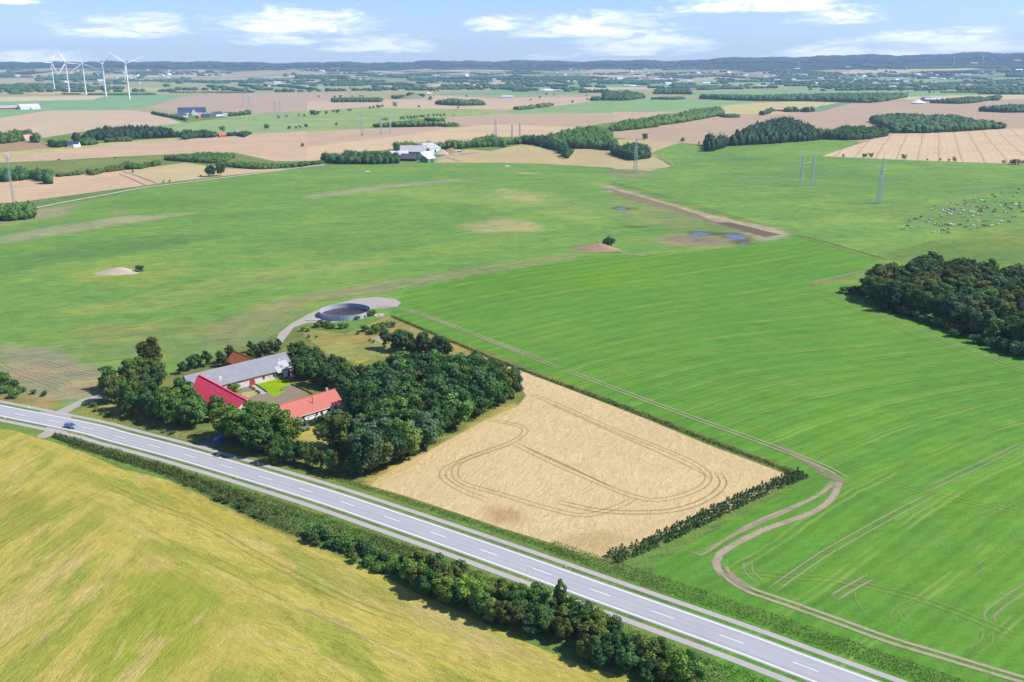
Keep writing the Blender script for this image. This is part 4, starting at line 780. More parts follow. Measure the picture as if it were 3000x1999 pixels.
# ------------------------------------------------------------------ hedges and tall weeds
def tuft_strip(name, L, R, dens, h, rg, tints, m=None, label=None, kind=None, size=.3, cat=None):
    """upright leafy growth filling the strip between two lines"""
    n = len(L); seg = np.hypot(*np.diff((L + R) / 2, axis=0).T); wd = np.hypot(*(L - R).T).mean(); tot = int(seg.sum() * wd * dens); cs = np.concatenate([[0], np.cumsum(seg)]); s = rg.uniform(0, cs[-1], tot); u = rg.uniform(0, 1, tot)
    fx = lambda A: np.stack([np.interp(s, cs, A[:, 0]), np.interp(s, cs, A[:, 1])], 1)
    P2 = fx(L) * u[:, None] + fx(R) * (1 - u[:, None]); clump = .5 + .5 * np.sin(P2[:, 0] / 1.7 + 1) * np.sin(P2[:, 1] / 2.3) + rg.uniform(-.3, .3, tot)
    z = rg.uniform(.05, 1, tot) ** .8 * h * np.clip(.45 + .6 * clump, .25, 1.15); P = np.column_stack([P2, hgt(P2[:, 0], P2[:, 1]) + z]); Nv = rg.normal(size=(tot, 3)) * np.array([1, 1, .5]) + [0, 0, .5]; Nv /= np.linalg.norm(Nv, axis=1)[:, None]
    me = to_mesh(name, quads(P, Nv, size, rg, .5), m); o = link(name, me); o.color = (*tints, 1); return tag(o, label, cat, None, kind)
def mkline(c, pp, st=1.5): return catmull(ats(c, pp), st)
rg9 = np.random.default_rng(9)
n1 = mkline('D', [(900, 728), (1150, 832), (1400, 925), (1600, 1003), (1750, 1060), (1846, 1096)]); Nn = normals(n1)
tuft_strip('hedge', n1 + Nn * .7, n1 - Nn * .7, 22, 1.0, rg9, (.075, .13, .045), label='long thin young hedge between the wheat and the striped green field', cat='hedge', size=.26)
def row_hedge():
    m1 = mkline('D', [(1405, 1288), (1500, 1250), (1620, 1193), (1740, 1135), (1845, 1092)], .6); Nn = normals(m1); V = []; rg = np.random.default_rng(17)
    s = np.concatenate([[0], np.cumsum(np.hypot(*np.diff(m1, axis=0).T))])
    for o_ in (-1.6, 0, 1.6):
        for q in np.arange(0, s[-1], .95):
            q = q + rg.uniform(-.25, .25)
            if rg.random() < .12 + .12 * math.sin(q / 7): continue
            x = np.interp(q, s, m1[:, 0]); y = np.interp(q, s, m1[:, 1]); nx = np.interp(q, s, Nn[:, 0]); ny = np.interp(q, s, Nn[:, 1]); c = np.array([x + nx * o_, y + ny * o_, 0.0]); hh = rg.uniform(.8, 2.1); n = 40
            t = rg.uniform(0, 1, n); a = rg.uniform(0, 6.283, n); r = .62 * (1.05 - t); P = c + np.stack([np.cos(a) * r, np.sin(a) * r, hh * t + .1], 1); Nv = np.stack([np.cos(a), np.sin(a), np.full(n, .6)], 1) + rg.normal(size=(n, 3)) * .3; Nv /= np.linalg.norm(Nv, axis=1)[:, None]; V.append(quads(P, Nv, .3, rg, .5))
    o = link('hedge', to_mesh('hedge', np.vstack(V))); o.color = (.062, .125, .052, 1); tag(o, 'thick dark green hedge of young trees closing the wheat field towards the bare track', 'hedge')
row_hedge()
WEED = LEAF
def rofs(a, b, s0_, s1_):
    i = (RS > s0_) & (RS < s1_); return roff(a)[i], roff(b)[i]
sA, sB, sC, sD = rproj(at('K', 0, 60)), rproj(at('P', 1290, 905)), rproj(at('Q', 1200, 600)), RS[-1]
for nm, a, b, s0_, s1_, dn, h_, tn_, sz, lb in [
    ('weeds', 8.8, 11.0, sA - 20, sB, 16, .5, (.10, .15, .045), .17, 'tall green weeds along the wheat edge beside the far cycle path'),
    ('wildflowers', 9.5, 12.5, sB - 12, sD, 9, .75, (.40, .40, .33), .11, 'white flowering weeds along the verge of the far cycle path'),
    ('weeds', 8.0, 13.5, sB - 14, sD, 16, .5, (.12, .17, .05), .17, 'mixed green weeds under the white flowering verge'),
    ('weeds', -8.4, -12.5, sA - 75, sA + 60, 14, .7, (.10, .13, .05), .2, 'rough weeds between the golden field and the cycle path'),
    ('weeds', -8.4, -16.0, sA + 40, sD, 10, .7, (.09, .135, .045), .2, 'rough weeds under the thicket beside the golden field'),
    ('weeds', 9.0, 16.0, rproj(at('J', 900, 560)), sA - 10, 6, .8, (.14, .15, .065), .18, 'dry yellowish weeds below the farm trees')]:
    L_, R__ = rofs(a, b, s0_, s1_)
    if len(L_) > 3: tuft_strip(nm, L_, R__, dn, h_, rg9, tn_, label=lb, kind='stuff', size=sz)
L_, R__ = mkline('U', [(300, 160), (600, 270), (900, 365), (1200, 490), (1500, 640), (1750, 740)]), mkline('U', [(320, 150), (620, 235), (920, 325), (1220, 430), (1520, 540), (1800, 640)])
n_ = min(len(L_), len(R__)); tuft_strip('undergrowth', L_[np.linspace(0, len(L_) - 1, n_).astype(int)], R__[np.linspace(0, len(R__) - 1, n_).astype(int)], 13, 1.7, rg9, (.078, .108, .046), label='dark rough undergrowth filling the bank below the cycle path', kind='stuff', size=.27)
# barley ears along the field rim and wheat rim give the crops their height
# ------------------------------------------------------------------ woods and copses farther off, each one mass
ico = None
def icosphere():
    import bmesh
    bm = bmesh.new(); bmesh.ops.create_icosphere(bm, subdivisions=2, radius=1); V = np.array([v.co[:] for v in bm.verts]); F = np.array([[v.index for v in f.verts] for f in bm.faces]); bm.free(); return V, F
IV, IF = icosphere()
def lumps(P, Z, hh, rr, rg, bark=False):
    """solid uneven crowns (for far woods): P centres xy, Z ground, hh heights, rr radii"""
    n = len(P); d = 1 + .22 * np.sin(IV[None, :, 0] * 5 + rg.uniform(0, 6, (n, 1))) * np.sin(IV[None, :, 1] * 5 + rg.uniform(0, 6, (n, 1))) + .2 * rg.normal(size=(n, len(IV))).clip(-1, 1)
    V = IV[None] * d[..., None]; a = hh * .56
    V = np.stack([P[:, 0, None] + V[..., 0] * rr[:, None], P[:, 1, None] + V[..., 1] * rr[:, None], (Z + hh - a)[:, None] + V[..., 2] * a[:, None]], -1)
    F = IF[None] + (np.arange(n) * len(IV))[:, None, None]; return V.reshape(-1, 3), F.reshape(-1, 3)
def wood(c, base, top, h, label, tint='dark', sp=None, conifer=False, name='wood', thin=0, seed=None):
    rg = np.random.default_rng(seed if seed is not None else int(abs(base[0][0] * 7 + base[0][1] * 3)) + 1)
    b = ats(c, base); t = ats(c, top[::-1], up=h * .9)
    b_d = np.hypot(*b.T)
    poly = np.vstack([b, t]); dist = float(b_d.mean()); sp = sp or max(4.8, min(h * .62, 9) * (1 + dist / 9000)); P = scatter(poly, sp, rg)
    # always a dense front row on the base line
    bl = catmull(b, sp * .8) if len(b) > 1 else b; u = bl / np.hypot(*bl.T)[:, None]; P = np.vstack([P, bl + u * sp * .4 + rg.uniform(-.25, .25, bl.shape) * sp])
    if len(P) > 2600: P = P[rg.permutation(len(P))[:2600]]
    hh = h * rg.uniform(.72, 1.1, len(P)); hh[-len(bl):] *= rg.uniform(.7, 1, len(bl)); rr = sp * rg.uniform(.52, .78, len(P)); Z = hgt(P[:, 0], P[:, 1])
    col_ = GREENS[tint] if isinstance(tint, str) else tint
    if dist < 1750:
        V = []
        if conifer:
            for k in range(12):
                tt = rg.uniform(0, 1, len(P)) ** 1.2; a = rg.uniform(0, 6.283, len(P)); q = rr * .95 * (1.05 - tt); X = np.column_stack([P[:, 0] + np.cos(a) * q, P[:, 1] + np.sin(a) * q, Z + hh * (.15 + .87 * tt)])
                for _ in range(3):
                    Nv = np.column_stack([np.cos(a), np.sin(a), np.full(len(P), .9)]) + rg.normal(size=(len(P), 3)) * .35; Nv /= np.linalg.norm(Nv, axis=1)[:, None]; V.append(quads(X + rg.normal(size=X.shape) * .5, Nv, 1.0, rg, .6))
        else:
            d = rg.normal(size=(len(P), 44, 3)); d[..., 2] = np.abs(d[..., 2]) * 1.1 - .25; d /= np.linalg.norm(d, axis=2)[..., None]; bump = 1 + .18 * np.sin(d[..., 0] * 6 + P[:, :1]) * np.sin(d[..., 1] * 6 + P[:, 1:])
            X = np.stack([P[:, 0, None] + d[..., 0] * rr[:, None] * bump, P[:, 1, None] + d[..., 1] * rr[:, None] * bump, (Z + hh * .5)[:, None] + d[..., 2] * (hh * .5)[:, None] * bump], -1).reshape(-1, 3)
            Nv = d.reshape(-1, 3) + rg.normal(size=(len(X), 3)) * .45; Nv /= np.linalg.norm(Nv, axis=1)[:, None]; V.append(quads(X, Nv, .85 * max(1, dist / 1100), rg, .75))
        Vq = np.vstack(V); me = to_mesh(name, Vq)
        # solid hearts behind the leaves
        Vi, Fi = lumps(P, Z, hh * .88, rr * .8, rg); m2 = mesh_np(name, np.vstack([Vq, Vi]), np.zeros((0, 4), int), LEAF) if False else None
        me2 = bpy.data.meshes.new(name); nq = len(Vq) // 4; co = np.vstack([Vq, Vi]).astype(np.float32); me2.vertices.add(len(co)); me2.vertices.foreach_set('co', co.ravel())
        li = np.concatenate([np.arange(nq * 4), (Fi + nq * 4).ravel()]).astype(np.int32); me2.loops.add(len(li)); me2.loops.foreach_set('vertex_index', li)
        ls = np.concatenate([np.arange(nq) * 4, nq * 4 + np.arange(len(Fi)) * 3]).astype(np.int32); lt = np.concatenate([np.full(nq, 4), np.full(len(Fi), 3)]).astype(np.int32)
        me2.polygons.add(len(ls)); me2.polygons.foreach_set('loop_start', ls); me2.polygons.foreach_set('loop_total', lt); me2.materials.append(LEAF); me2.update(calc_edges=True); bpy.data.meshes.remove(me); me = me2
    else:
        V, F = lumps(P, Z, hh, rr, rg); me = mesh_np(name, V, F, LEAF, 3)
    o = link(name, me); o.color = (*col_, 1); return tag(o, label, None, None, 'stuff')
WOODS = [
 ('L', [(520, 275), (650, 262), (760, 262), (1000, 252), (1228, 243)], [(505, 222), (620, 185), (740, 165), (960, 155), (1100, 165), (1225, 190)], 15, 'dark mixed plantation beside the small blue roofed house', 'conifer', None, True),
 ('L', [(345, 292), (400, 312), (485, 302)], [(360, 275), (440, 258), (480, 270)], 8, 'round dark trees beside the small blue roofed house', 'dark'),
 ('L', [(545, 290), (600, 298), (655, 292)], [(560, 250), (600, 242), (645, 250)], 9, 'leafy clump right of the small blue roofed house', 'mid'),
 ('L', [(730, 276), (820, 272), (900, 270)], [(745, 252), (820, 242), (890, 238)], 6, 'pale green willows in front of the plantation', 'willow'),
 ('L', [(-60, 290), (60, 282), (160, 265), (258, 258)], [(-60, 215), (20, 208), (110, 185), (200, 195), (250, 235)], 13, 'tall trees around the pink roofed farmhouse', 'mid'),
 ('L', [(-60, 552), (100, 545), (335, 515)], [(-60, 450), (90, 445), (190, 445), (330, 495)], 11, 'dark copse in the stubble beside the radio mast', 'dark'),
 ('L', [(-80, 822), (100, 820), (228, 800)], [(-80, 710), (100, 700), (200, 690), (240, 720)], 10, 'dark copse at the foot of the radio mast', 'mid'),
 ('L', [(610, 496), (720, 485), (835, 470)], [(640, 478), (750, 440), (830, 435)], 5, 'bushes at the low end of the stream meadow', 'olive'),
 ('L', [(850, 462), (960, 460), (1100, 432)], [(855, 410), (950, 420), (1090, 408)], 6, 'bushes along the middle of the stream meadow', 'mid'),
 ('L', [(1145, 400), (1320, 412), (1500, 420), (1600, 385)], [(1155, 360), (1330, 352), (1440, 345), (1600, 352)], 6, 'broad thicket at the head of the stream meadow', 'mid'),
 ('L', [(1560, 442), (1780, 463), (2040, 446)], [(1570, 405), (1760, 415), (2030, 422)], 5, 'bushes beside the pale gravel road', 'mid'),
 ('L', [(2060, 445), (2160, 432), (2230, 425)], [(2070, 418), (2220, 402)], 5, 'low bushes leading to the recycling yard', 'mid'),
 ('L', [(400, 512), (470, 508), (560, 498)], [(410, 490), (550, 478)], 4, 'low scrub in the stubble by the stream meadow', 'olive'),
 ('M', [(112, 525), (200, 540), (300, 545), (450, 545), (628, 540)], [(125, 485), (200, 465), (300, 445), (450, 455), (600, 455)], 12, 'dense dark copse beside the recycling yard', 'dark'),
 ('M', [(630, 445), (820, 448), (1100, 432), (1290, 425), (1355, 418)], [(640, 428), (720, 412), (830, 385), (1000, 392), (1100, 382), (1200, 360), (1290, 340), (1350, 380)], 12, 'belt of trees behind the recycling yard', 'mid'),
 ('M', [(1362, 415), (1470, 405)], [(1375, 372), (1465, 370)], 9, 'pair of round trees between belt and big wood', 'mid'),
 ('M', [(1480, 405), (1600, 415), (1715, 448), (1800, 475)], [(1490, 345), (1640, 345), (1715, 390), (1790, 455)], 11, 'round leafy corner of the big wood on the dry slope', 'dark'),
 ('M', [(1735, 430), (1950, 440), (2080, 430)], [(1640, 335), (1800, 300), (1960, 275), (2090, 300)], 15, 'tall dark wood on the dry slope', 'mid'),
 ('M', [(2020, 446), (2110, 452)], [(2040, 395), (2140, 372)], 11, 'trees joining the tall wood and the pylon copse', 'dark'),
 ('M', [(2110, 470), (2170, 500), (2250, 520), (2345, 505)], [(2130, 420), (2200, 400), (2300, 395), (2345, 415)], 12, 'rounded copse right behind the lattice pylon', 'dark'),
 ('M', [(2090, 320), (2200, 312), (2400, 290)], [(2060, 275), (2250, 245), (2400, 215)], 13, 'long wood running up the hillside past the stubble', 'mid'),
 ('R', [(40, 252), (300, 226), (620, 168)], [(40, 205), (300, 172), (450, 140), (600, 122)], 13, 'far end of the long hillside wood', 'mid'),
 ('R', [(525, 346), (620, 352), (740, 345), (850, 340), (1000, 330), (1150, 318)], [(530, 318), (640, 292), (760, 235), (850, 205), (990, 175), (1060, 200), (1200, 248)], 18, 'pointed spruce plantation at the corner of the pasture', 'conifer', 9.5, True),
 ('R', [(1150, 310), (1320, 316), (1450, 312), (1560, 290)], [(1200, 262), (1320, 235), (1430, 230), (1560, 250)], 14, 'leafy wood joined to the spruce plantation', 'dark', 9),
 ('R', [(1600, 275), (1750, 276), (1900, 270), (2210, 250)], [(1480, 175), (1650, 160), (1800, 168), (1950, 170), (2200, 210)], 13, 'large rounded wood above the striped wheat field', 'dark', 12),
 ('R', [(985, 155), (1140, 152)], [(1000, 125), (1130, 130)], 12, 'trees sheltering the red roofed farm', 'dark'),
 ('R', [(845, 170), (880, 165), (905, 150)], [(855, 155), (895, 128)], 9, 'small tree clump beside the red roofed farm', 'dark'),
 ('R', [(640, 187), (712, 185)], [(660, 170), (705, 165)], 7, 'lone bush heap in the stubble above the hillside wood', 'mid'),
 ('R', [(500, 80), (840, 92), (1100, 93), (1300, 98), (1490, 100), (1670, 70)], [(510, 52), (850, 58), (1000, 52), (1300, 45), (1500, 45), (1650, 45)], 15, 'long forest belt across the plain', 'dark', 14),
 ('R', [(1820, 104), (2030, 105), (2215, 75)], [(1900, 78), (2060, 65), (2200, 68)], 13, 'trees beside the white tent shaped barn', 'dark'),
 ('R', [(2110, 152), (2250, 158), (2420, 156)], [(2180, 118), (2300, 112), (2420, 110)], 13, 'wood at the edge of the brown stubble', 'dark', 11),
 ('R', [(-60, 88), (60, 88), (165, 75)], [(-60, 35), (60, 32), (150, 45)], 16, 'round wood hiding the small white castle', 'dark', 13),
 ('R', [(215, 82), (330, 84), (400, 80)], [(290, 68), (395, 66)], 9, 'low wood on the pale green field', 'dark'),
 ('M', [(905, 135), (1050, 142), (1210, 138)], [(930, 100), (1000, 92), (1060, 100), (1200, 100)], 15, 'rounded island wood in the pale stubble', 'dark', 12),
 ('M', [(225, 108), (510, 106)], [(235, 97), (500, 96)], 10, 'straight dark tree row in the stubble', 'dark'),
 ('M', [(470, 290), (600, 288), (750, 288), (910, 284)], [(560, 255), (640, 245), (750, 245), (900, 250)], 9, 'long low wood between two pylons', 'mid', 9),
 ('M', [(820, 246), (908, 250)], [(850, 228), (890, 230)], 7, 'low round copse behind the long low wood', 'mid'),
 ('M', [(925, 285), (1040, 280)], [(940, 265), (1030, 262)], 7, 'small copse in the bright stubble', 'mid'),
 ('M', [(690, 72), (800, 82)], [(700, 50), (790, 62)], 12, 'trees behind the far grassy hillock', 'dark'),
 ('M', [(590, 90), (660, 88)], [(600, 74), (650, 75)], 11, 'square clump beside the far grassy hillock', 'dark'),
 ('M', [(1435, 168), (1500, 165), (1570, 155)], [(1450, 150), (1560, 142)], 9, 'shrubby trees in the stubble near the castle wood', 'mid'),
 ('M', [(1590, 150), (1690, 140)], [(1600, 138), (1680, 125)], 9, 'scattered trees in the stubble near the castle wood', 'olive'),
 ('M', [(1960, 105), (2015, 100)], [(1970, 85), (2010, 82)], 12, 'trees just left of the castle wood', 'dark'),
 ('B', [(1185, 632), (1290, 632)], [(1190, 610), (1280, 608)], 14, 'square wood beside the far barns', 'dark'),
 ('B', [(1540, 632), (1580, 630)], [(1545, 618), (1578, 617)], 11, 'small wood right of the far barns', 'dark'),
 ('B', [(1655, 642), (1850, 636)], [(1670, 618), (1840, 620)], 14, 'wood left of the castle wood', 'dark'),
 ('B', [(2170, 650), (2400, 652)], [(2180, 610), (2400, 612)], 15, 'wood at the edge of the far village', 'dark', 16),
 ('B', [(-60, 697), (275, 697)], [(-60, 686), (270, 684)], 10, 'dark tree row on the far stubble', 'dark'),
 ('A', [(1560, 803), (1715, 790)], [(1575, 775), (1715, 760)], 10, 'dense trees beside the dark roofed farm', 'dark'),
 ('A', [(1052, 785), (1150, 808), (1280, 828)], [(1075, 776), (1160, 785), (1280, 815)], 7, 'sloping hedge in front of the dark roofed farm', 'dark'),
 ('B', [(118, 582), (250, 588), (425, 590), (580, 602)], [(130, 575), (260, 572), (420, 566), (570, 592)], 13, 'dark forest belt on the far plain', 'dark', 18),
 ('B', [(615, 557), (780, 560), (940, 572)], [(620, 548), (780, 550), (920, 560)], 12, 'second dark forest belt on the far plain', 'dark', 18),
 ('B', [(-60, 578), (210, 566)], [(-60, 560), (190, 552)], 14, 'wood around a far farmstead', 'dark', 18),
 ('B', [(640, 545), (1050, 552), (1450, 552), (1650, 540)], [(760, 532), (1050, 528), (1450, 526), (1650, 522)], 15, 'very long forest belt across the far plain', 'dark', 24),
 ('B', [(1650, 570), (1960, 570)], [(1660, 552), (1960, 548)], 14, 'wood before the far village', 'dark', 18),
 ('B', [(1965, 568), (2300, 566)], [(1970, 553), (2300, 550)], 14, 'wood beneath the far village factory', 'dark', 18),
 ('A', [(250, 552), (480, 555), (705, 552)], [(260, 530), (420, 522), (700, 520)], 15, 'forest behind the wind turbines', 'dark', 20),
 ('A', [(2050, 536), (2400, 544)], [(2060, 514), (2400, 518)], 15, 'forest patch on the far plain behind the stubble', 'dark', 20),
 ('A', [(1110, 562), (1200, 558), (1310, 548)], [(1120, 550), (1310, 536)], 12, 'tree row beyond the wind turbines', 'dark', 16),
 ('A', [(-60, 612), (200, 618), (420, 610), (600, 600)], [(-60, 582), (200, 580), (600, 585)], 5, 'heath scrub around the wind turbines', 'olive', 17),
 ('A', [(610, 656), (850, 658), (1070, 655)], [(620, 642), (1060, 640)], 7, 'dark scrub belt at the turbine feet', 'mid', 11),
 ('A', [(1180, 642), (1400, 640), (1700, 642)], [(1190, 632), (1690, 630)], 6, 'scrub belt right of the wind turbines', 'olive', 12),
 ('A', [(75, 652), (158, 650)], [(80, 634), (150, 632)], 9, 'square copse left of the wind turbines', 'dark'),
 ('A', [(430, 650), (560, 652)], [(440, 645), (550, 645)], 5, 'low scrub below the wind turbines', 'olive'),
 ('A', [(1650, 575), (1815, 576)], [(1660, 562), (1810, 562)], 11, 'small wood on the pale far meadow', 'dark'),
 ('A', [(2020, 584), (2280, 580)], [(2040, 572), (2270, 568)], 12, 'trees beside the far white farm', 'dark', 14),
 ('C', [(535, 552), (760, 550), (990, 540)], [(545, 540), (700, 518), (980, 520)], 14, 'broad wood on the far right plain', 'dark', 20),
 ('C', [(620, 572), (930, 566), (1190, 550)], [(640, 560), (930, 552), (1185, 540)], 13, 'slanting tree belt on the far right plain', 'dark', 18),
 ('C', [(-60, 618), (160, 622), (255, 612)], [(-60, 585), (160, 590), (240, 595)], 14, 'wood around the red roofed far farm', 'dark', 16),
 ('C', [(265, 616), (365, 616)], [(270, 603), (360, 603)], 10, 'square copse in the far green field', 'dark'),
 ('C', [(1215, 577), (1425, 570)], [(1235, 564), (1400, 556)], 10, 'low wood in the far pale field', 'dark', 14),
 ('C', [(1570, 598), (1760, 600), (1900, 590)], [(1620, 585), (1770, 570), (1895, 565)], 13, 'wood on the far brown heath', 'dark', 14),
 ('C', [(1790, 640), (2060, 642)], [(1800, 628), (2060, 624)], 8, 'hedge belt left of the far dark wood', 'olive', 13),
 ('C', [(2060, 650), (2200, 652), (2400, 652)], [(2080, 625), (2200, 620), (2400, 622)], 13, 'dark wood at the right end of the plain', 'dark', 14),
 ('C', [(900, 523), (1300, 522), (1600, 520)], [(910, 514), (1600, 508)], 12, 'row of round trees under the bright wheat', 'dark', 20),
 ('C', [(1380, 531), (1610, 528)], [(1390, 512), (1600, 508)], 14, 'wood beside the far hamlet', 'dark', 20),
 ('C', [(1605, 546), (1850, 541)], [(1620, 522), (1840, 522)], 14, 'trees around the far hamlet', 'dark', 20),
 ('C', [(1650, 504), (2120, 504)], [(1660, 492), (2110, 488)], 14, 'wood behind the far hamlet', 'dark', 24),
 ('C', [(1430, 472), (1900, 472), (2400, 470)], [(1440, 460), (2400, 454)], 14, 'long tree belt below the three small turbines', 'dark', 30),
 ('C', [(2235, 532), (2400, 536)], [(2240, 505), (2400, 502)], 14, 'wood at the right rim of the plain', 'dark', 18),
 ('C', [(-60, 532), (300, 528)], [(-60, 518), (300, 516)], 13, 'tree belt on the far village rim', 'dark', 20),
 ('L', [(1265, 235), (1300, 236), (1470, 242)], [(1270, 215), (1330, 205), (1460, 200)], 11, 'trees left of the small red roofed cottage', 'dark'),
 ('L', [(1560, 235), (1640, 230), (1720, 222)], [(1570, 212), (1640, 208), (1680, 218)], 6, 'low trees around the white cottage gable', 'dark'),
 ('C', [(240, 800), (300, 812), (380, 812)], [(330, 785), (380, 785)], 6, 'lone shrub heap on the dry slope', 'mid'),
]
seen_b = set()
for i, wd in enumerate(WOODS):
    c, b, t, h, lb = wd[:5]; tint = wd[5] if len(wd) > 5 else 'dark'; sp = wd[6] if len(wd) > 6 else None; co = wd[7] if len(wd) > 7 else False
    wood(c, b, t, h, lb, tint, sp, co, seed=100 + i)
# hedgerows and copses of the far plain up to the hills: nobody could count them
def far_woods():
    rg = np.random.default_rng(77); P = []; 
    for k in range(300):
        a = rg.uniform(-.56, .56); d = 4300 * (11500 / 4300) ** rg.uniform(0, 1)
        x, y = d * math.sin(a), d * math.cos(a); L = rg.uniform(60, 420) * (1 + d / 9000); th = rg.choice([.35, 1.92]) + rg.normal() * .12; n = int(L / 22) + 2; wdt = rg.choice([6, 12, 60, 110], p=[.55, .3, .11, .04]) * (1 + d / 12000)
        n *= 1 + int(wdt > 30) * 2
        s = rg.uniform(-.5, .5, n) * L; t = rg.uniform(-.5, .5, n) * wdt; P.append(np.stack([x + s * math.cos(th) - t * math.sin(th), y + s * math.sin(th) + t * math.cos(th)], 1))
    P = np.vstack(P); n = len(P); Z = hgt(P[:, 0], P[:, 1]); V, F = lumps(P, Z, rg.uniform(8, 15, n), rg.uniform(10, 19, n), rg); o = link('distant_woodland', mesh_np('distant_woodland', V, F, LEAF, 3)); o.color = (*GREENS['dark'], 1)
    tag(o, 'dark hedgerows and copses scattered over the far plain', None, None, 'stuff')
    P = []
    for k in range(7000):
        a = rg.uniform(-.58, .58) if k % 3 else rg.uniform(.0, .58); d = rg.uniform(10200, 13200); P.append((d * math.sin(a), d * math.cos(a)))
    P = np.array(P); n = len(P); Z = hgt(P[:, 0], P[:, 1]); V, F = lumps(P, Z, rg.uniform(10, 20, n), rg.uniform(28, 60, n), rg); o = link('hill_forest', mesh_np('hill_forest', V, F, LEAF, 3)); o.color = (.03, .05, .035, 1)
    tag(o, 'blue green forest covering the hills on the horizon', None, None, 'stuff')
far_woods()
plant_all()
# single trees out in the fields
LONE = [('M', x, y, h) for x, y, h in [(40, 208, 16), (75, 203, 11), (130, 197, 8), (180, 189, 7), (205, 189, 9), (217, 189, 9), (200, 277, 7), (285, 181, 8), (300, 179, 8), (432, 165, 9), (458, 161, 10), (484, 158, 11), (497, 158, 10), (518, 153, 9), (608, 150, 16), (770, 158, 10), (1040, 160, 7), (645, 238, 8), (665, 238, 9), (690, 236, 10), (715, 235, 10), (740, 233, 9), (757, 230, 8), (780, 228, 9), (800, 226, 9), (835, 220, 8), (870, 217, 8), (895, 216, 8), (920, 216, 8), (945, 214, 8), (510, 248, 7), (530, 248, 8), (548, 247, 8), (930, 250, 7), (945, 258, 8), (1010, 212, 5), (1790, 480, 9), (1098, 82, 9), (1650, 70, 12), (1700, 70, 9), (1603, 90, 10), (1540, 108, 8), (1925, 80, 9), (1930, 107, 10), (1950, 106, 8), (1830, 122, 10), (2322, 375, 11), (80, 88, 11), (190, 86, 10), (230, 88, 13), (310, 85, 10), (365, 83, 10), (385, 83, 9), (850, 48, 12), (880, 47, 12), (902, 48, 14), (848, 105, 18), (378, 348, 4), (512, 338, 3)]]
LONE += [('L', x, y, h) for x, y, h in [(1840, 192, 14), (1995, 186, 8), (2040, 183, 6), (2070, 180, 7), (2110, 178, 10), (2085, 308, 7), (2320, 160, 7), (915, 486, 4), (1535, 210, 14), (1920, 112, 8), (1977, 102, 6), (2060, 96, 7), (2098, 102, 8), (2155, 90, 14), (2194, 86, 9), (2249, 82, 8), (2298, 72, 8), (2322, 74, 9), (1170, 552, 3), (1128, 556, 3), (1385, 515, 3)]]
LONE += [('R', x, y, h) for x, y, h in [(392, 327, 9), (175, 312, 11), (1315, 413, 5), (1432, 415, 6), (1442, 415, 6), (1472, 416, 7), (1665, 428, 8), (1797, 434, 3), (1870, 435, 4), (1920, 438, 4), (1953, 440, 7), (2235, 455, 6), (2280, 455, 7), (2300, 456, 8), (2320, 457, 7), (2345, 458, 7), (1160, 318, 8), (487, 338, 4), (1405, 36, 14), (1645, 38, 14), (1810, 48, 10), (1835, 46, 9), (880, 30, 6)]]
LONE += [('C', x, y, h) for x, y, h in [(880, 632, 22), (1215, 628, 22), (1505, 632, 22), (1105, 626, 8), (1270, 630, 8), (1340, 631, 9), (1420, 632, 9), (1600, 632, 8), (1700, 645, 14), (1550, 650, 10), (900, 600, 8), (955, 580, 8), (1465, 587, 9), (1380, 592, 8)]]
for i, (c, x, y, h) in enumerate(LONE):
    X, Y = at(c, x, y); o = link('field_tree', SMALL[i % 4], None, (X, Y, float(hgt(X, Y)) - 1.2 * h / 9)); s = h / 8.2; o.scale = (s * .95, s * .95, s); o.rotation_euler = (0, 0, i * 1.3); cc = GREENS[['dark', 'mid', 'olive'][i % 3]]; o.color = (*cc, 1)
    tag(o, 'single dark tree or bush standing alone out in the open fields', 'tree', 'lone trees out in the fields')
print('vegetation done', len(bpy.data.objects))

# ------------------------------------------------------------------ building materials
def roofing(name, c, rib=3.0, axis=0, var=.2, stain=.25, rough=.75, amp=.12):
    m, n, b = mat_new(name); P = n.new('ShaderNodeTexCoord').outputs['Object']; s = n.new('ShaderNodeSeparateXYZ'); n.l.new(P, s.inputs[0])
    w1 = n.m('SINE', n.m('MULTIPLY', s.outputs[axis], 6.2832 * rib)); w2 = n.m('SINE', n.m('MULTIPLY', s.outputs[2], 6.2832 * 2.2)); f = n.noise(P, .35, 4, .65); g = n.noise(P, 3, 3, .7)
    k = n.m('ADD', 1 - var * .5, n.m('ADD', n.m('MULTIPLY', w1, amp * .5), n.m('ADD', n.m('MULTIPLY', w2, amp * .4), n.m('ADD', n.m('MULTIPLY', n.m('SUBTRACT', f, .5), stain * 2), n.m('MULTIPLY', n.m('SUBTRACT', g, .4), var)))))
    n.put(b.inputs['Base Color'], scale_col(n, c, k)); b.inputs['Roughness'].default_value = rough; b.inputs['Specular IOR Level'].default_value = .3
    bp = n.new('ShaderNodeBump'); bp.inputs['Strength'].default_value = .4; bp.inputs['Distance'].default_value = .04; n.put(bp.inputs['Height'], n.m('ADD', w1, w2)); n.l.new(bp.outputs[0], b.inputs['Normal'])
    return m
def stone_mat():
    m, n, b = mat_new('fieldstone'); P = n.new('ShaderNodeTexCoord').outputs['Object']; v = n.new('ShaderNodeTexVoronoi'); n.l.new(P, v.inputs['Vector']); v.inputs['Scale'].default_value = 2.6
    sc_ = n.new('ShaderNodeSeparateColor'); n.l.new(v.outputs['Color'], sc_.inputs[0]); f = n.noise(P, .4, 3)
    c = n.mix(sc_.outputs[0], (.42, .33, .30, 1), (.60, .54, .50, 1)); c = n.mix(n.ramp(v.outputs['Distance'], .35, .6, 0, .6), c, (.62, .57, .53, 1)); n.put(b.inputs['Base Color'], scale_col(n, c, n.m('ADD', .75, n.m('MULTIPLY', f, .5)))); b.inputs['Roughness'].default_value = .95
    return m
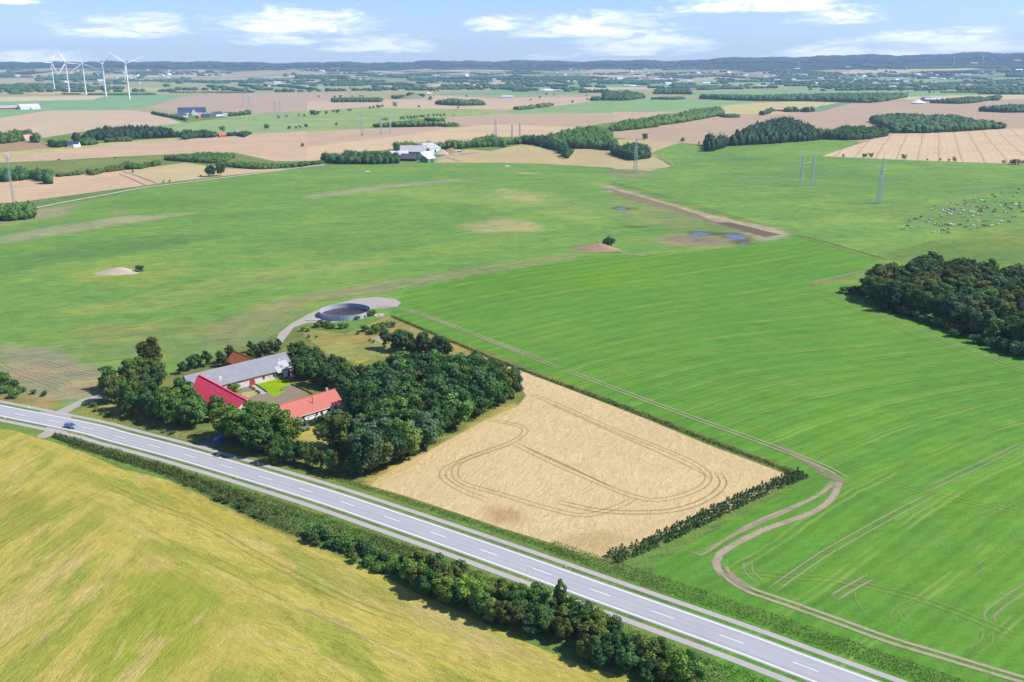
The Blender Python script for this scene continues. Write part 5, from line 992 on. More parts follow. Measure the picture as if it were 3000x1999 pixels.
R_GREY = roofing('fibre_cement', (.21, .215, .24), 1.0, 0, .18, .22); R_RED = roofing('crimson_sheet', (.74, .055, .10), 1.3, 0, .08, .08, .55, .012); R_TILE = roofing('red_tiles', (.44, .135, .10), 3.0, 0, .2, .14, .8, .16); R_ORANGE = roofing('old_orange_tiles', (.40, .12, .035), 3, 0, .35, .4)
R_BLUE = roofing('dark_blue_roof', (.045, .06, .12), 1, 0, .1, .1, .5); R_PALE = roofing('pale_sheet', (.52, .53, .55), 1, 0, .12, .15); R_GREYL = roofing('weathered_sheet', (.40, .38, .40), 1, 0, .15, .2)
STONE = stone_mat(); WHITEW = simple('white_render', (.74, .73, .71), .85, .1, .6); REDP = simple('red_door_paint', (.38, .045, .03), .6, .12, 2); DARK = simple('dark_timber', (.025, .025, .032), .8, .2, 2); GLASSM = simple('window_glass', (.03, .035, .05), .12, .1, 1, spec=.6)
METW = simple('white_steel', (.78, .79, .80), .45, .05, 1); GALV = simple('galvanised_steel', (.40, .46, .48), .5, .15, 3, metal=.2); GREENW = simple('green_sheet', (.09, .26, .15), .6, .15, .8); MINT = simple('pale_green_sheet', (.42, .60, .52), .6, .15, .8); BRICK = simple('red_brick', (.38, .11, .07), .9, .3, 2); SKYL = simple('skylight', (.24, .22, .20), .4, .2, 2); PATCHM = simple('pale_new_sheet', (.33, .34, .34), .7, .12, 1); TANKM = simple('tank_concrete', (.33, .36, .40), .85, .3, .5); SLUR = simple('slurry', (.035, .026, .022), .35, .3, .3, spec=.4)
PANEL = simple('shaded_blue_sheet', (.30, .40, .50), .6, .1, 1)

def local(root, X, Y):
    c, s = math.cos(-root.rotation_euler[2]), math.sin(-root.rotation_euler[2]); dx, dy = X - root.location[0], Y - root.location[1]; return dx * c - dy * s, dx * s + dy * c
def onroof(root, c, x, y, eave_y, eave_z, ridge_z, side=-1):
    """where the ray through a picture point meets the camera-side roof slope, in the building's own axes"""
    r = rays(c, [(x, y)])[0]; lo, hi = 50.0, 900.0
    def f(t):
        lx, ly = local(root, r[0] * t, r[1] * t); z = eave_z + (ridge_z - eave_z) * (1 - min(abs(ly) / eave_y, 1)); return H + r[2] * t - z, lx, ly
    for _ in range(50):
        m_ = (lo + hi) / 2
        if f(m_)[0] > 0: lo = m_
        else: hi = m_
    return f(hi)[1:]
def gable(root, L, W, he, hr, wallm, roofm, ov=.35, th=.14, roofname='roof'):
    sl = (hr - he) / (W / 2); MB().ext([(-W / 2, -.3), (W / 2, -.3), (W / 2, he - .02), (0, hr - .02), (-W / 2, he - .02)], -L / 2, L / 2).build('wall', wallm, root)
    e = W / 2 + ov; ze = he - ov * sl
    return MB().ext([(-e, ze), (0, hr), (e, ze), (e, ze + th), (0, hr + th), (-e, ze + th)], -L / 2 - ov * .6, L / 2 + ov * .6).build(roofname, roofm, root)
def windows(root, xs, W, z0, z1, w_, framem=None, arch=False, name='window'):
    for x in xs:
        m = MB(); y = -W / 2; pr = [(x - w_ / 2, z0), (x + w_ / 2, z0), (x + w_ / 2, z1 - (w_ * .3 if arch else 0)), (x + w_ * .3, z1), (x - w_ * .3, z1), (x - w_ / 2, z1 - (w_ * .3 if arch else 0))] if arch else [(x - w_ / 2, z0), (x + w_ / 2, z0), (x + w_ / 2, z1), (x - w_ / 2, z1)]
        m.ext(pr, y - .05, y + .02, 'y'); f = m.build(name, framem or REDP, root); f.data.update()
        g = MB()
        for a in (-1, 1): g.box(x + a * w_ * .22 - w_ * .17, x + a * w_ * .22 + w_ * .17, y - .07, y - .052, z0 + .12, z1 - .22)
        g.build('pane', GLASSM, f)
def bld(name, x, y, ang, label, cat='building', group=None): return tag(empty(name, (x, y, float(hgt(x, y))), ang), label, cat, group)

# ------------------------------------------------------------------ the farm
pl, pr_ = at('H', 172, 520, 7.6), at('H', 1430, 222, 7.6); AB = math.atan2(pr_[1] - pl[1], pr_[0] - pl[0]); LB = math.hypot(pr_[0] - pl[0], pr_[1] - pl[1])
barn = bld('barn', (pl[0] + pr_[0]) / 2, (pl[1] + pr_[1]) / 2, AB, 'long fieldstone barn with grey patched roof and arched red doors', 'barn')
WB, HB, RB = 10.6, 3.2, 7.5
rf = gable(barn, LB, WB, HB, RB, STONE, R_GREY, .4)
def on_slope(parent, name, m, quads_, lift, W, he, hr):
    """flat sheets lying on the camera-side slope, given in (x, y) of the building"""
    k = MB()
    for (x0, y0, x1, y1) in quads_:
        zz = lambda y: he + (hr - he) * (1 - abs(y) / (W / 2)) + .14 + lift
        k.add([(x0, y0, zz(y0)), (x1, y0, zz(y0)), (x1, y1, zz(y1)), (x0, y1, zz(y1)), (x0, y0, zz(y0) - .05), (x1, y0, zz(y0) - .05), (x1, y1, zz(y1) - .05), (x0, y1, zz(y1) - .05)], [(0, 1, 2, 3), (7, 6, 5, 4), (0, 4, 5, 1), (1, 5, 6, 2), (2, 6, 7, 3), (3, 7, 4, 0)])
    return k.build(name, m, parent)
def rx(c, pts): 
    q = [onroof(barn, c, *p, WB / 2, HB, RB) for p in pts]; return min(a[0] for a in q), min(a[1] for a in q), max(a[0] for a in q), max(a[1] for a in q)
for qs in ([('H', [(445, 490), (520, 520)])], [('H', [(590, 460), (640, 540)]), ('H', [(600, 535), (655, 560)]), ('H', [(605, 560), (640, 595)])], [('H', [(1330, 350), (1490, 400)]), ('H', [(1350, 310), (1385, 345)]), ('H', [(1300, 415), (1440, 440)])]):
    on_slope(rf, 'roof_patch', PATCHM, [rx(c, p) for c, p in qs], .05, WB, HB, RB)
for c, p in [('H', [(640, 480), (680, 515)]), ('H', [(955, 405), (995, 440)]), ('H', [(1218, 340), (1250, 368)]), ('H', [(1410, 288), (1452, 318)]), ('H', [(1418, 222), (1440, 245)])]: on_slope(rf, 'skylight', SKYL, [rx(c, p)], .03, WB, HB, RB)
def wall_x(root, c, x, y, z):
    X, Y = at(c, x, y, z); return local(root, X, Y)[0]
dx_ = wall_x(barn, 'H', 1003, 590, 1.2); dd = MB(); a_ = [(dx_ + 1.15 * math.cos(t), 1.5 + .75 * math.sin(t)) for t in np.linspace(0, math.pi, 9)]
d_ = dd.ext([(dx_ - 1.15, .0), (dx_ + 1.15, .0)] + a_, -WB / 2 - .05, -WB / 2 + .02, 'y').build('door', REDP, barn); MB().box(dx_ - .02, dx_ + .02, -WB / 2 - .06, -WB / 2 - .052, .1, 2.2).build('door_gap', DARK, d_)
x_ = wall_x(barn, 'H', 1452, 475, 1.0); MB().box(x_ - .5, x_ + .5, -WB / 2 - .05, -WB / 2 + .02, 0, 2.2).build('door', REDP, barn)
windows(barn, [wall_x(barn, 'H', 1140, 528, 1.9), wall_x(barn, 'H', 1270, 497, 1.9)], WB, 1.2, 2.5, .85, REDP, True)
MB().box(-LB / 2, LB / 2, -WB / 2 - .48, -WB / 2 - .38, HB - .42, HB - .3).build('gutter', DARK, barn)
MB().box(x_ - 2.3, LB / 2 - .02, -WB / 2 - .03, -WB / 2, .02, HB - .1).build('wall_render', WHITEW, barn)
# shed on the barn's end
e_ = (LB / 2 + 1.9, -2.3); ca, sa = math.cos(AB), math.sin(AB)
shed = bld('shed', barn.location[0] + e_[0] * ca - e_[1] * sa, barn.location[1] + e_[0] * sa + e_[1] * ca, AB, 'pale blue lean-to shed against the shaded end of the grey barn', 'shed')
MB().box(-1.8, 1.8, -2.6, 2.6, -.2, 2.7).build('wall', PANEL, shed); MB().ext([(-2.8, 2.75), (2.8, 3.9), (2.8, 4.0), (-2.8, 2.87)], -2.05, 2.05).build('roof', PANEL, shed)
# crimson wing
p0, p1 = at('H', 360, 512, 7.15), at('H', 945, 820, 7.15); AW = math.atan2(p1[1] - p0[1], p1[0] - p0[0]); LW = math.hypot(p1[0] - p0[0], p1[1] - p0[1])
wing = bld('wing_barn', (p0[0] + p1[0]) / 2, (p0[1] + p1[1]) / 2, AW, 'barn wing with bright crimson metal roof meeting the grey barn at a corner', 'barn')
r_ = gable(wing, LW, 11.2, 2.9, 7.1, STONE, R_RED, .4)
for s_ in (-1, 1): MB().add([(LW / 2 + .22, 0, 7.0), (LW / 2 + .22, s_ * 6, 2.6), (LW / 2 + .22, s_ * 6, 2.85), (LW / 2 + .22, 0, 7.26), (LW / 2 + .3, 0, 7.0), (LW / 2 + .3, s_ * 6, 2.6), (LW / 2 + .3, s_ * 6, 2.85), (LW / 2 + .3, 0, 7.26)], [(0, 1, 2, 3), (7, 6, 5, 4), (0, 4, 5, 1), (1, 5, 6, 2), (2, 6, 7, 3), (3, 7, 4, 0)]).build('verge_board', METW, r_)
MB().box(-LW / 2 - .2, LW / 2 + .2, -.25, .25, 7.2, 7.3).build('ridge_cap', R_RED, r_)
MB().box(-LW / 2 - 1.2, -LW / 2 + 1.6, -5.9, -.3, 3.4, 3.5).build('valley_flashing', METW, r_).rotation_euler = (math.atan2(4.2, 5.6), 0, 0)
# orange tiled outbuilding behind
o0, o1 = at('H', 800, 212, 5.2), at('H', 1015, 302, 5.2); AO = math.atan2(o1[1] - o0[1], o1[0] - o0[0]); LO = math.hypot(o1[0] - o0[0], o1[1] - o0[1]) + 3
ob = bld('outbuilding', (o0[0] + o1[0]) / 2 + math.cos(AO) * 1.5, (o0[1] + o1[1]) / 2 + math.sin(AO) * 1.5, AO, 'outbuilding with worn orange tile roof behind the long grey barn', 'outbuilding')
rr_ = gable(ob, LO, 7.6, 2.4, 5.2, BRICK, R_ORANGE); MB().box(-LO / 2, LO / 2, -.16, .16, 5.27, 5.42).build('ridge_tiles', R_ORANGE, rr_)
# farmhouse
h0, h1 = at('H', 1368, 882, 6.6), at('H', 2045, 685, 6.6); AH = AB; LH = math.hypot(h1[0] - h0[0], h1[1] - h0[1]) + .4
hse = bld('farmhouse', (h0[0] + h1[0]) / 2, (h0[1] + h1[1]) / 2, math.atan2(h1[1] - h0[1], h1[0] - h0[0]), 'whitewashed farmhouse with red tile roof and dark red windows', 'house')
WH = 8.2; hr_ = gable(hse, LH, WH, 3.0, 6.45, WHITEW, R_TILE, .45); MB().box(-LH / 2 - .25, LH / 2 + .25, -.17, .17, 6.55, 6.7).build('ridge_tiles', R_TILE, hr_)
MB().box(-LH / 2 - .02, LH / 2 + .02, -WH / 2 - .04, WH / 2 + .04, -.3, .32).build('plinth', DARK, hse)
windows(hse, [wall_x(hse, 'H', a, b, 1.7) for a, b in ((1508, 1082), (1581, 1056), (1645, 1036), (1802, 980), (1870, 965), (1955, 935), (2030, 905))] + [-LH / 2 + 1.2], WH, 1.05, 2.25, 1.0, REDP)
MB().tube((-LH / 2 + 4.2, -WH / 2 - .1, 0), (-LH / 2 + 4.2, -WH / 2 - .1, 2.8), .05).build('downpipe', DARK, hse); MB().box(-LH / 2 - .2, LH / 2 + .2, -WH / 2 - .56, -WH / 2 - .46, 2.55, 2.66).build('gutter', METW, hse)
cx, cy = local(hse, *at('H', 1962, 712, 6.6)); ch = MB().box(cx - .35, cx + .35, -.3, .3, 6.2, 7.5).build('chimney', simple('pinkish_brick', (.45, .32, .28), .9, .2, 3), hr_); MB().box(cx - .42, cx + .42, -.37, .37, 7.5, 7.62).build('chimney_cap', CONC, ch)
fx, fy = onroof(hse, 'H', 1778, 872, WH / 2, 3.0, 6.45); MB().tube((fx, fy, 4.6), (fx, fy, 7.1), .11, .11, 8).build('flue', DARK, hr_)
px_ = wall_x(hse, 'N', 985, 700, 1.2); pg = MB()
for a in (-1.3, 1.3):
    pg.box(px_ + a - .06, px_ + a + .06, -WH / 2 - 2.6, -WH / 2 - 2.48, 0, 2.3); pg.box(px_ + a - .05, px_ + a + .05, -WH / 2 - 2.6, -WH / 2, 2.3, 2.4)
pg.box(px_ - 1.4, px_ + 1.4, -WH / 2 - 2.62, -WH / 2 - 2.5, 2.4, 2.5); pg.box(px_ - 1.3, px_ - 1.24, -WH / 2 - 2.5, -WH / 2, .1, 1.1); pg.box(px_ - 1.24, px_ + 1.24, -WH / 2 - 2.58, -WH / 2 - 2.52, .1, 1.1); pg.box(px_ - 1.3, px_ + 1.3, -WH / 2 - 2.5, -WH / 2 - .02, .02, .12); pg.build('porch', DARK, hse)
# garden table set, hot tub, low walls
def disk(n, r, z0, z1, m, name, parent, x=0, y=0): return MB().tube((x, y, z0), (x, y, z1), r, r, n).build(name, m, parent)
X, Y = at('N', 1140, 700); tb_ = bld('garden_table', X, Y, .6, 'grey garden table with slatted top beside the porch', 'table'); MB().box(-.8, .8, -.45, .45, .7, .75).build('tabletop', DARKGR, tb_)
for a in (-.7, .7):
    for b_ in (-.35, .35): MB().box(a - .03, a + .03, b_ - .03, b_ + .03, 0, .7).build('leg', DARK, tb_)
X, Y = at('I', 1975, 270); tub = bld('hot_tub', X, Y, 0, 'round wooden hot tub with pale cover at the barn end', 'hot tub'); disk(20, .98, 0, .98, simple('cedar', (.25, .085, .04), .7, .25, 4), 'tub', tub); disk(20, 1.03, .98, 1.06, PANEL, 'lid', tub); MB().box(-1.5, -.95, -.3, .3, 0, .35).build('step', simple('cedar', (0, 0, 0)), tub)
def low_wall(c, pp, h_, t_, m, name, label, cat):
    P = ats(c, pp); k = MB()
    for a, b in zip(P[:-1], P[1:]):
        d = (b - a) / np.hypot(*(b - a)); nn_ = np.array([-d[1], d[0]]) * t_ / 2; q = [a - nn_, b - nn_, b + nn_, a + nn_]; k.add([(*v, -.1) for v in q] + [(*v, h_) for v in q], [(3, 2, 1, 0), (4, 5, 6, 7), (0, 1, 5, 4), (1, 2, 6, 5), (2, 3, 7, 6), (3, 0, 4, 7)])
    return tag(k.build(name, m), label, cat)
low_wall('I', [(985, 425), (1285, 632)], .28, .3, DARK, 'lawn_edging', 'dark kerb edging between the bright lawn and the garden path', 'edging')
low_wall('I', [(1938, 428), (2353, 612), (2500, 690)], .4, .3, simple('dark_wall', (.06, .055, .05), .9, .2, 2), 'garden_wall', 'low dark wall between the bare yard and the flower bed', 'wall')
# slurry tank
tx, ty = -76.8, 406.8; tank = bld('slurry_tank', tx, ty, 0, 'round open concrete slurry tank at the end of the gravel track', 'tank'); n_ = 48; ro, ri, ht = 11.7, 11.45, 2.35; k = MB()
for i in range(n_):
    a, b = 2 * math.pi * i / n_, 2 * math.pi * (i + 1) / n_; q = [(ro * math.cos(a), ro * math.sin(a)), (ro * math.cos(b), ro * math.sin(b)), (ri * math.cos(b), ri * math.sin(b)), (ri * math.cos(a), ri * math.sin(a))]
    k.add([(*v, -1.2) for v in q] + [(*v, ht) for v in q], [(0, 1, 5, 4), (4, 5, 6, 7), (2, 3, 7, 6)])
k.build('tank_wall', TANKM, tank); k = MB()
for i in range(24):
    a = 2 * math.pi * i / 24; k.tube((ro * math.cos(a), ro * math.sin(a), 0), (ro * math.cos(a), ro * math.sin(a), ht), .09, .09, 4)
k.build('wall_ribs', simple('rib_grey', (.50, .53, .56), .8, .1), tank); disk(48, ri - .02, -.9, .14, SLUR, 'slurry', tank)
X, Y = at('T', 770, 310); rk = random.Random(3); k = MB()
for i in range(55):
    a, q = rk.uniform(0, 6.28), 2.4 * math.sqrt(rk.random()); s_ = rk.uniform(.15, .45); zz = .9 * (1 - q / 2.5) * rk.random(); v = Vector((q * math.cos(a), q * math.sin(a), zz)); k.tube(v, v + Vector((rk.uniform(-.4, .4), rk.uniform(-.4, .4), s_)), s_, s_ * .5, 5)
o = k.build('rubble', simple('pale_rubble', (.58, .50, .46), .9, .3, 2)); o.location = (X, Y, 0); tag(o, 'heap of pale broken stone beside the slurry tank', 'rubble', None, 'stuff')
X, Y = at('T', 200, 345); o = MB().box(-3.4, 3.4, -1.4, 1.4, -.2, .25).build('concrete_slab', CONC); o.location = (X, Y, 0); tag(o, 'pale concrete slab on the near side of the slurry tank', 'slab')
# mounds
def mound(c, x, y, L, W, hh, ang, m, label, seed):
    X, Y = at(c, x, y); n = 26; rg = np.random.default_rng(seed); V = []; F = []
    for i in range(n + 1):
        for j in range(n + 1):
            u, v = i / n * 2 - 1, j / n * 2 - 1; r = math.hypot(u, v); z = hh * max(0, 1 - r * r) ** 1.3 * (1 + .25 * math.sin(u * 5 + 1) * math.cos(v * 4)) + (rg.normal() * .12 if r < .9 else 0); px, py = u * L, v * W; wx = X + px * math.cos(ang) - py * math.sin(ang); wy = Y + px * math.sin(ang) + py * math.cos(ang); V.append((wx, wy, float(hgt(wx, wy)) + z - .12))
    for i in range(n):
        for j in range(n):
            u, v = (i + .5) / n * 2 - 1, (j + .5) / n * 2 - 1
            if math.hypot(u, v) < 1.0: F.append((i * (n + 1) + j, (i + 1) * (n + 1) + j, (i + 1) * (n + 1) + j + 1, i * (n + 1) + j + 1))
    me = mesh_np('mound', V, F, m); return tag(link('mound', me), label, 'mound')
PALEG = simple('bleached_grass', (.36, .30, .22), .95, .3, .8, bump=.4); BROWNG = simple('rusty_grass', (.27, .18, .105), .95, .35, .7, bump=.4)
mound('S5', 850, 350, 13, 7, 2.6, .12, PALEG, 'pale mound of bleached grass out in the wide green field', 3); mound('S6', 900, 480, 16, 8, 3.4, -.05, BROWNG, 'rusty brown grass mound at the corner of the striped field', 4); mound('M', 730, 95, 55, 30, 14, .1, simple('heath_grass', (.22, .2, .12), .95, .3, .1), 'far grassy hillock among the pale stubble', 5)

# ------------------------------------------------------------------ cars
def car_mesh():
    # side outline stations: x, half width at sill, half width at belt, z of sill, belt, roof half width, roof z
    st = [(-2.1, .62, .66, .42, .80, None, None), (-1.98, .80, .80, .30, .92, .55, 1.12), (-1.55, .86, .86, .24, .95, .60, 1.38), (-.7, .87, .88, .22, .94, .62, 1.47), (.15, .87, .88, .22, .93, .60, 1.45), (.75, .87, .87, .22, .92, .58, 1.18), (1.15, .86, .84, .24, .90, .70, .94), (1.7, .82, .76, .28, .80, .60, .84), (2.08, .62, .60, .36, .62, .45, .66)]
    V, F = [], []
    for (x, a, b, z0, z1, rw, rz) in st:
        rw = b * .8 if rw is None else rw; rz = z1 + .02 if rz is None else rz
        V += [(x, -a, z0), (x, -b, z1), (x, -rw, rz), (x, 0, rz + .03), (x, rw, rz), (x, b, z1), (x, a, z0)]
    for i in range(len(st) - 1):
        for j in range(6): F.append((i * 7 + j, i * 7 + j + 1, (i + 1) * 7 + j + 1, (i + 1) * 7 + j))
        F.append((i * 7 + 6, i * 7, (i + 1) * 7, (i + 1) * 7 + 6))
    F += [(6, 5, 4, 3, 2, 1, 0), tuple(range((len(st) - 1) * 7, len(st) * 7))]
    return V, F, st
def make_car(name, x, y, ang, paint, label, roofm=None):
    V, F, st = car_mesh(); c = bld(name, x, y, ang, label, 'car'); c.location[2] += .05
    F = [f for f in F]; b = MB().add(V, F).build('body', paint, c, True); b.data.update()
    g = MB(); o_ = .012
    for s in (-1, 1):                         # side glass
        g.add([(-1.75, s * (.80 + o_), .98), (-.45, s * (.85 + o_), .97), (-.45, s * (.645 + o_), 1.38), (-1.5, s * (.64 + o_), 1.33)], [(0, 1, 2, 3)[::-s]]); g.add([(-.38, s * (.85 + o_), .97), (.72, s * (.83 + o_), .95), (.25, s * (.63 + o_), 1.36), (-.38, s * (.645 + o_), 1.39)], [(0, 1, 2, 3)[::-s]])
    g.build('side_windows', GLASSM, c); MB().add([(1.16, -.62, .975), (1.16, .62, .975), (.32, .52, 1.44), (.32, -.52, 1.44)], [(0, 1, 2, 3)]).build('windscreen', GLASSM, c)
    MB().add([(-2.03, .56, 1.0), (-2.03, -.56, 1.0), (-1.62, -.5, 1.40), (-1.62, .5, 1.40)], [(0, 1, 2, 3)]).build('rear_window', GLASSM, c)
    for a in (-1.3, 1.3):
        for s in (-1, 1):
            w_ = empty('wheel', (a, s * .78, .32)); w_.parent = c; MB().tube((0, -.1, 0), (0, .1, 0), .32, .32, 14).build('tyre', DARK, w_); MB().tube((0, -.105, 0), (0, .105, 0), .2, .2, 10).build('rim', METW, w_)
    for s in (-1, 1):
        MB().box(1.9, 2.06, s * .48 - .13, s * .48 + .13, .58, .7).build('headlight', METW, c); MB().box(.62, .78, s * .93 - .08, s * .93 + .08, .95, 1.06).build('mirror', paint, c); MB().box(-2.1, -2.0, s * .6 - .1, s * .6 + .1, .8, .95).build('tail_light', REDP, c)
    MB().box(2.0, 2.11, -.3, .3, .36, .48).build('number_plate', METW, c); return c
BL = simple('greyblue_car_paint', (.18, .27, .40), .25, .02, 1, metal=.4, spec=.6); CB = simple('bright_blue_car_paint', (.03, .22, .62), .3, .02, 1, spec=.6)
sc_s = rproj(at('E5', 1560, 850)); q0, q1 = rpt(sc_s - 2, -1.75), rpt(sc_s + 2, -1.75); make_car('hatchback_car', float(q0[0] + q1[0]) / 2, float(q0[1] + q1[1]) / 2, math.atan2(q1[1] - q0[1], q1[0] - q0[0]), BL, 'grey blue hatchback driving on the main road past the gravel entrance')
X, Y = at('J', 2175, 800); make_car('parked_car', X, Y, math.radians(228), CB, 'bright blue car half hidden under the trees in the farm entrance')
# ------------------------------------------------------------------ reflector posts
pm = MB().ext([(-.06, 0), (.06, 0), (.06, .95), (-.06, 1.05)], -.05, .05).mesh('post', METW); band_ = MB().box(-.052, .052, -.062, .062, .72, .86).mesh('reflector', DARK)
proto = empty('marker_post', (0, 0, 0)); link('post', pm, proto); link('reflector', band_, proto); first = True
for c, x, y, lb in [('E5', 115, 600, 'white marker post on the barley side verge left of the field entrance'), ('E5', 663, 365, 'white marker post on the far verge before the gravel lane'), ('K', 1900, 665, 'white marker post on the far verge beside the hedge corner'), ('J', 2325, 1180, 'white marker post on the near verge opposite the farmhouse'), ('G', 938, 862, 'white marker post on the far verge below the leafy roadside row')]:
    o = proto if first else copy_tree(proto); first = False; X, Y = at(c, x, y); o.location = (X, Y, 0); o.rotation_euler = (0, 0, -.5); o.scale = (1.3, 1.3, 1.15); tag(o, lb, 'marker post', 'white marker posts along the road')
# ------------------------------------------------------------------ wind turbines
def blade():
    k = MB(); st = [(1.2, 1.0, .9), (4, 1.6, 1.0), (10, 3.4, .8), (25, 2.6, .5), (42, 1.6, .3), (58, .5, .12)]; V = []
    for r, cx_, t in st: V += [(-cx_ * .3, -t / 2, r), (cx_ * .1, -t / 2, r), (cx_ * .7, 0, r), (cx_ * .1, t / 2, r), (-cx_ * .3, t / 2, r)]
    F = [(i * 5 + j, i * 5 + (j + 1) % 5, (i + 1) * 5 + (j + 1) % 5, (i + 1) * 5 + j) for i in range(len(st) - 1) for j in range(5)] + [(4, 3, 2, 1, 0), (25, 26, 27, 28, 29)]
    return k.add(V, F).mesh('blade', METW)
TW = MB(); [TW.tube((0, 0, a * 27.5 - 1), (0, 0, (a + 1) * 27.5 - 1), 2.6 - a * .38, 2.6 - (a + 1) * .38, 16) for a in range(4)]; TW = TW.mesh('tower', METW); NA = MB().ext([(-2.0, 109), (2.0, 109), (2.0, 112.5), (1.2, 113.3), (-1.2, 113.3), (-2.0, 112.5)], -3.5, 8).mesh('nacelle', METW)
NA2 = MB(); NA2.box(-2, 2, -4, 8, 109.2, 113.2); NA = NA2.mesh('nacelle', METW); HBM = MB(); HBM.tube((0, 0, 0), (0, -3.4, 0), 1.9, .7, 12); HBM = HBM.mesh('hub', METW); BLM = blade()
def turbine(c, x, y, hub, label, group, rot, yaw, wide=1.0):
    X, Y, Z = at3(c, x, y); t = tag(empty('wind_turbine', (X, Y, Z), math.atan2(Y, X) - math.pi / 2 + yaw), label, 'wind turbine', group); s = hub / 111.2; t.scale = (s * wide, s * wide, s); link('tower', TW, t); link('nacelle', NA, t)
    r = empty('rotor', (0, -4.2, 111.2)); r.parent = t; r.rotation_euler = (0, math.radians(rot), 0); link('hub', HBM, r)
    for k in range(3): b_ = link('blade', BLM, r); b_.rotation_euler = (0, math.radians(120 * k), 0)
for x, y, hub, rot, yaw, lb in [(537, 340, 118, 32, .9, 'wind turbine standing at the end of the row towards the horizon'), (683, 372, 117, -25, .35, 'second wind turbine from the horizon end of the row'), (850, 397, 116, -8, -.1, 'middle turbine of the row of five large wind turbines'), (1046, 415, 117, 52, -.25, 'second wind turbine from the near end of the row'), (1277, 442, 116, 68, .2, 'wind turbine standing by the pale track at the near end of the row')]:
    turbine('A2', x, y, hub, lb, 'five large wind turbines on the green field', rot, yaw, 1.1)
for c, x, y, hub, rot, lb in [('C2', 130, 137, 62, 10, 'small turbine standing alone near the middle of the far plain'), ('C2', 1392, 107, 62, 40, 'first small turbine in front of the wooded hill'), ('C2', 1663, 96, 62, 170, 'middle small turbine in front of the wooded hill'), ('C2', 1946, 93, 62, 75, 'third small turbine in front of the wooded hill')]: turbine(c, x, y, hub, lb, 'small far wind turbines', rot, .3, 2.0)
# ------------------------------------------------------------------ pylons and masts
def lattice(k, w0, w1, z0, z1, n, r=.09, cx=0.0, cy=0.0):
    for i in range(n):
        a, b = i / n, (i + 1) / n; za, zb = z0 + (z1 - z0) * a, z0 + (z1 - z0) * b; wa, wb_ = w0 + (w1 - w0) * a, w0 + (w1 - w0) * b; cs = [(-1, -1), (1, -1), (1, 1), (-1, 1)]
        for j in range(4):
            p, q = cs[j], cs[(j + 1) % 4]; A = (cx + p[0] * wa, cy + p[1] * wa, za); A2 = (cx + q[0] * wa, cy + q[1] * wa, za); Bq = (cx + p[0] * wb_, cy + p[1] * wb_, zb); B2_ = (cx + q[0] * wb_, cy + q[1] * wb_, zb)
            k.tube(A, Bq, r, r, 4); k.tube(A, B2_, r * .65, r * .65, 4); k.tube(A2, Bq, r * .65, r * .65, 4); k.tube(Bq, B2_, r * .6, r * .6, 4)
    return k
lat = lattice(MB(), 1.9, .75, -.2, 34, 14, .13); lat = lattice(lat, .75, .3, 34, 40, 3, .1).mesh('lattice_tower', GALV); arm = MB()
for z, w_ in ((23.5, 2.4), (29.5, 3.3)):
    for s in (-1, 1): arm.tube((0, -.7, z), (s * w_, 0, z + .3), .12, .1, 4); arm.tube((0, .7, z), (s * w_, 0, z + .3), .12, .1, 4); arm.tube((s * .6, 0, z + 1.3), (s * w_, 0, z + .3), .1, .1, 4)
arm = arm.mesh('crossarm', METW); spire = MB(); spire.tube((0, 0, 40), (0, 0, 45), .12, .06, 5); spire.tube((-.4, 0, 45), (4.2, .3, 45.2), .09, .09, 4); spire = spire.mesh('top_rod', GALV)
def pylon(c, x, y, hh, label, bold=1.0):
    X, Y, Z = at3(c, x, y); t = tag(empty('lattice_pylon', (X, Y, Z), .15), label, 'pylon', 'lattice pylons in the fields'); s = hh / 45; t.scale = (s * bold, s * bold, s); link('lattice_tower', lat, t); link('crossarm', arm, t); link('top_rod', spire, t)
pylon('Y', 1870, 1225, 42, 'tall lattice pylon alone in the cow pasture'); pylon('M', 2262, 602, 41, 'lattice pylon at the hook of the dirt track by the round copse', 1.1); pylon('M', 1299, 425, 44, 'lattice pylon standing before the tree belt', 1.25); pylon('M', 378, 352, 44, 'lattice pylon with a bush at its foot in the bright stubble', 1.1)
plg = lattice(MB(), 1.0, .55, -.2, 30, 13, .12).mesh('leg_tower', GALV)
def portal(c, x0, y0, x1, y1, hh, label, bold=1.0):
    A, B_2 = np.array(at(c, x0, y0)), np.array(at(c, x1, y1)); M_ = (A + B_2) / 2; d = B_2 - A; half = max(4.5, np.hypot(*d) / 2); t = tag(empty('portal_pylon', (M_[0], M_[1], float(hgt(*M_))), math.atan2(d[1], d[0])), label, 'pylon', 'twin legged pylons in the fields'); s = hh / 33; t.scale = (1, 1, s)
    for q in (-half, half): l_ = link('leg_tower', plg, t, (q, 0, 0)); l_.scale = (bold, bold, 1)
    k = MB(); ex = half + 5
    for z in (30.0, 32.4): k.tube((-ex, 0, z), (ex, 0, z), .07 * bold, .07 * bold, 4)
    for i in range(12): a = -ex + i * ex / 6; k.tube((a, 0, 30), (a + ex / 12, 0, 32.4), .05 * bold, .05 * bold, 4); k.tube((a + ex / 12, 0, 32.4), (a + ex / 6, 0, 30), .05 * bold, .05 * bold, 4)
    k.build('crossbeam', GALV, t); MB().box(-half - 6, half, -.12, .12, 22.0, 22.35).build('lower_beam', GALV, t)
portal('Y', 195, 862, 430, 832, 33, 'twin legged lattice pylon in the middle of the pasture'); portal('M', 1412, 405, 1465, 385, 30, 'twin legged pylon behind the tree belt gap', 1.3); portal('M', 513, 338, 574, 335, 34, 'twin legged pylon in the bright stubble', 1.3); portal('A', 1900, 775, 1935, 778, 32, 'twin legged pylon beyond the dark roofed farm', 1.4); portal('A', 1682, 728, 1718, 730, 32, 'twin legged pylon in the pink stubble', 1.4)
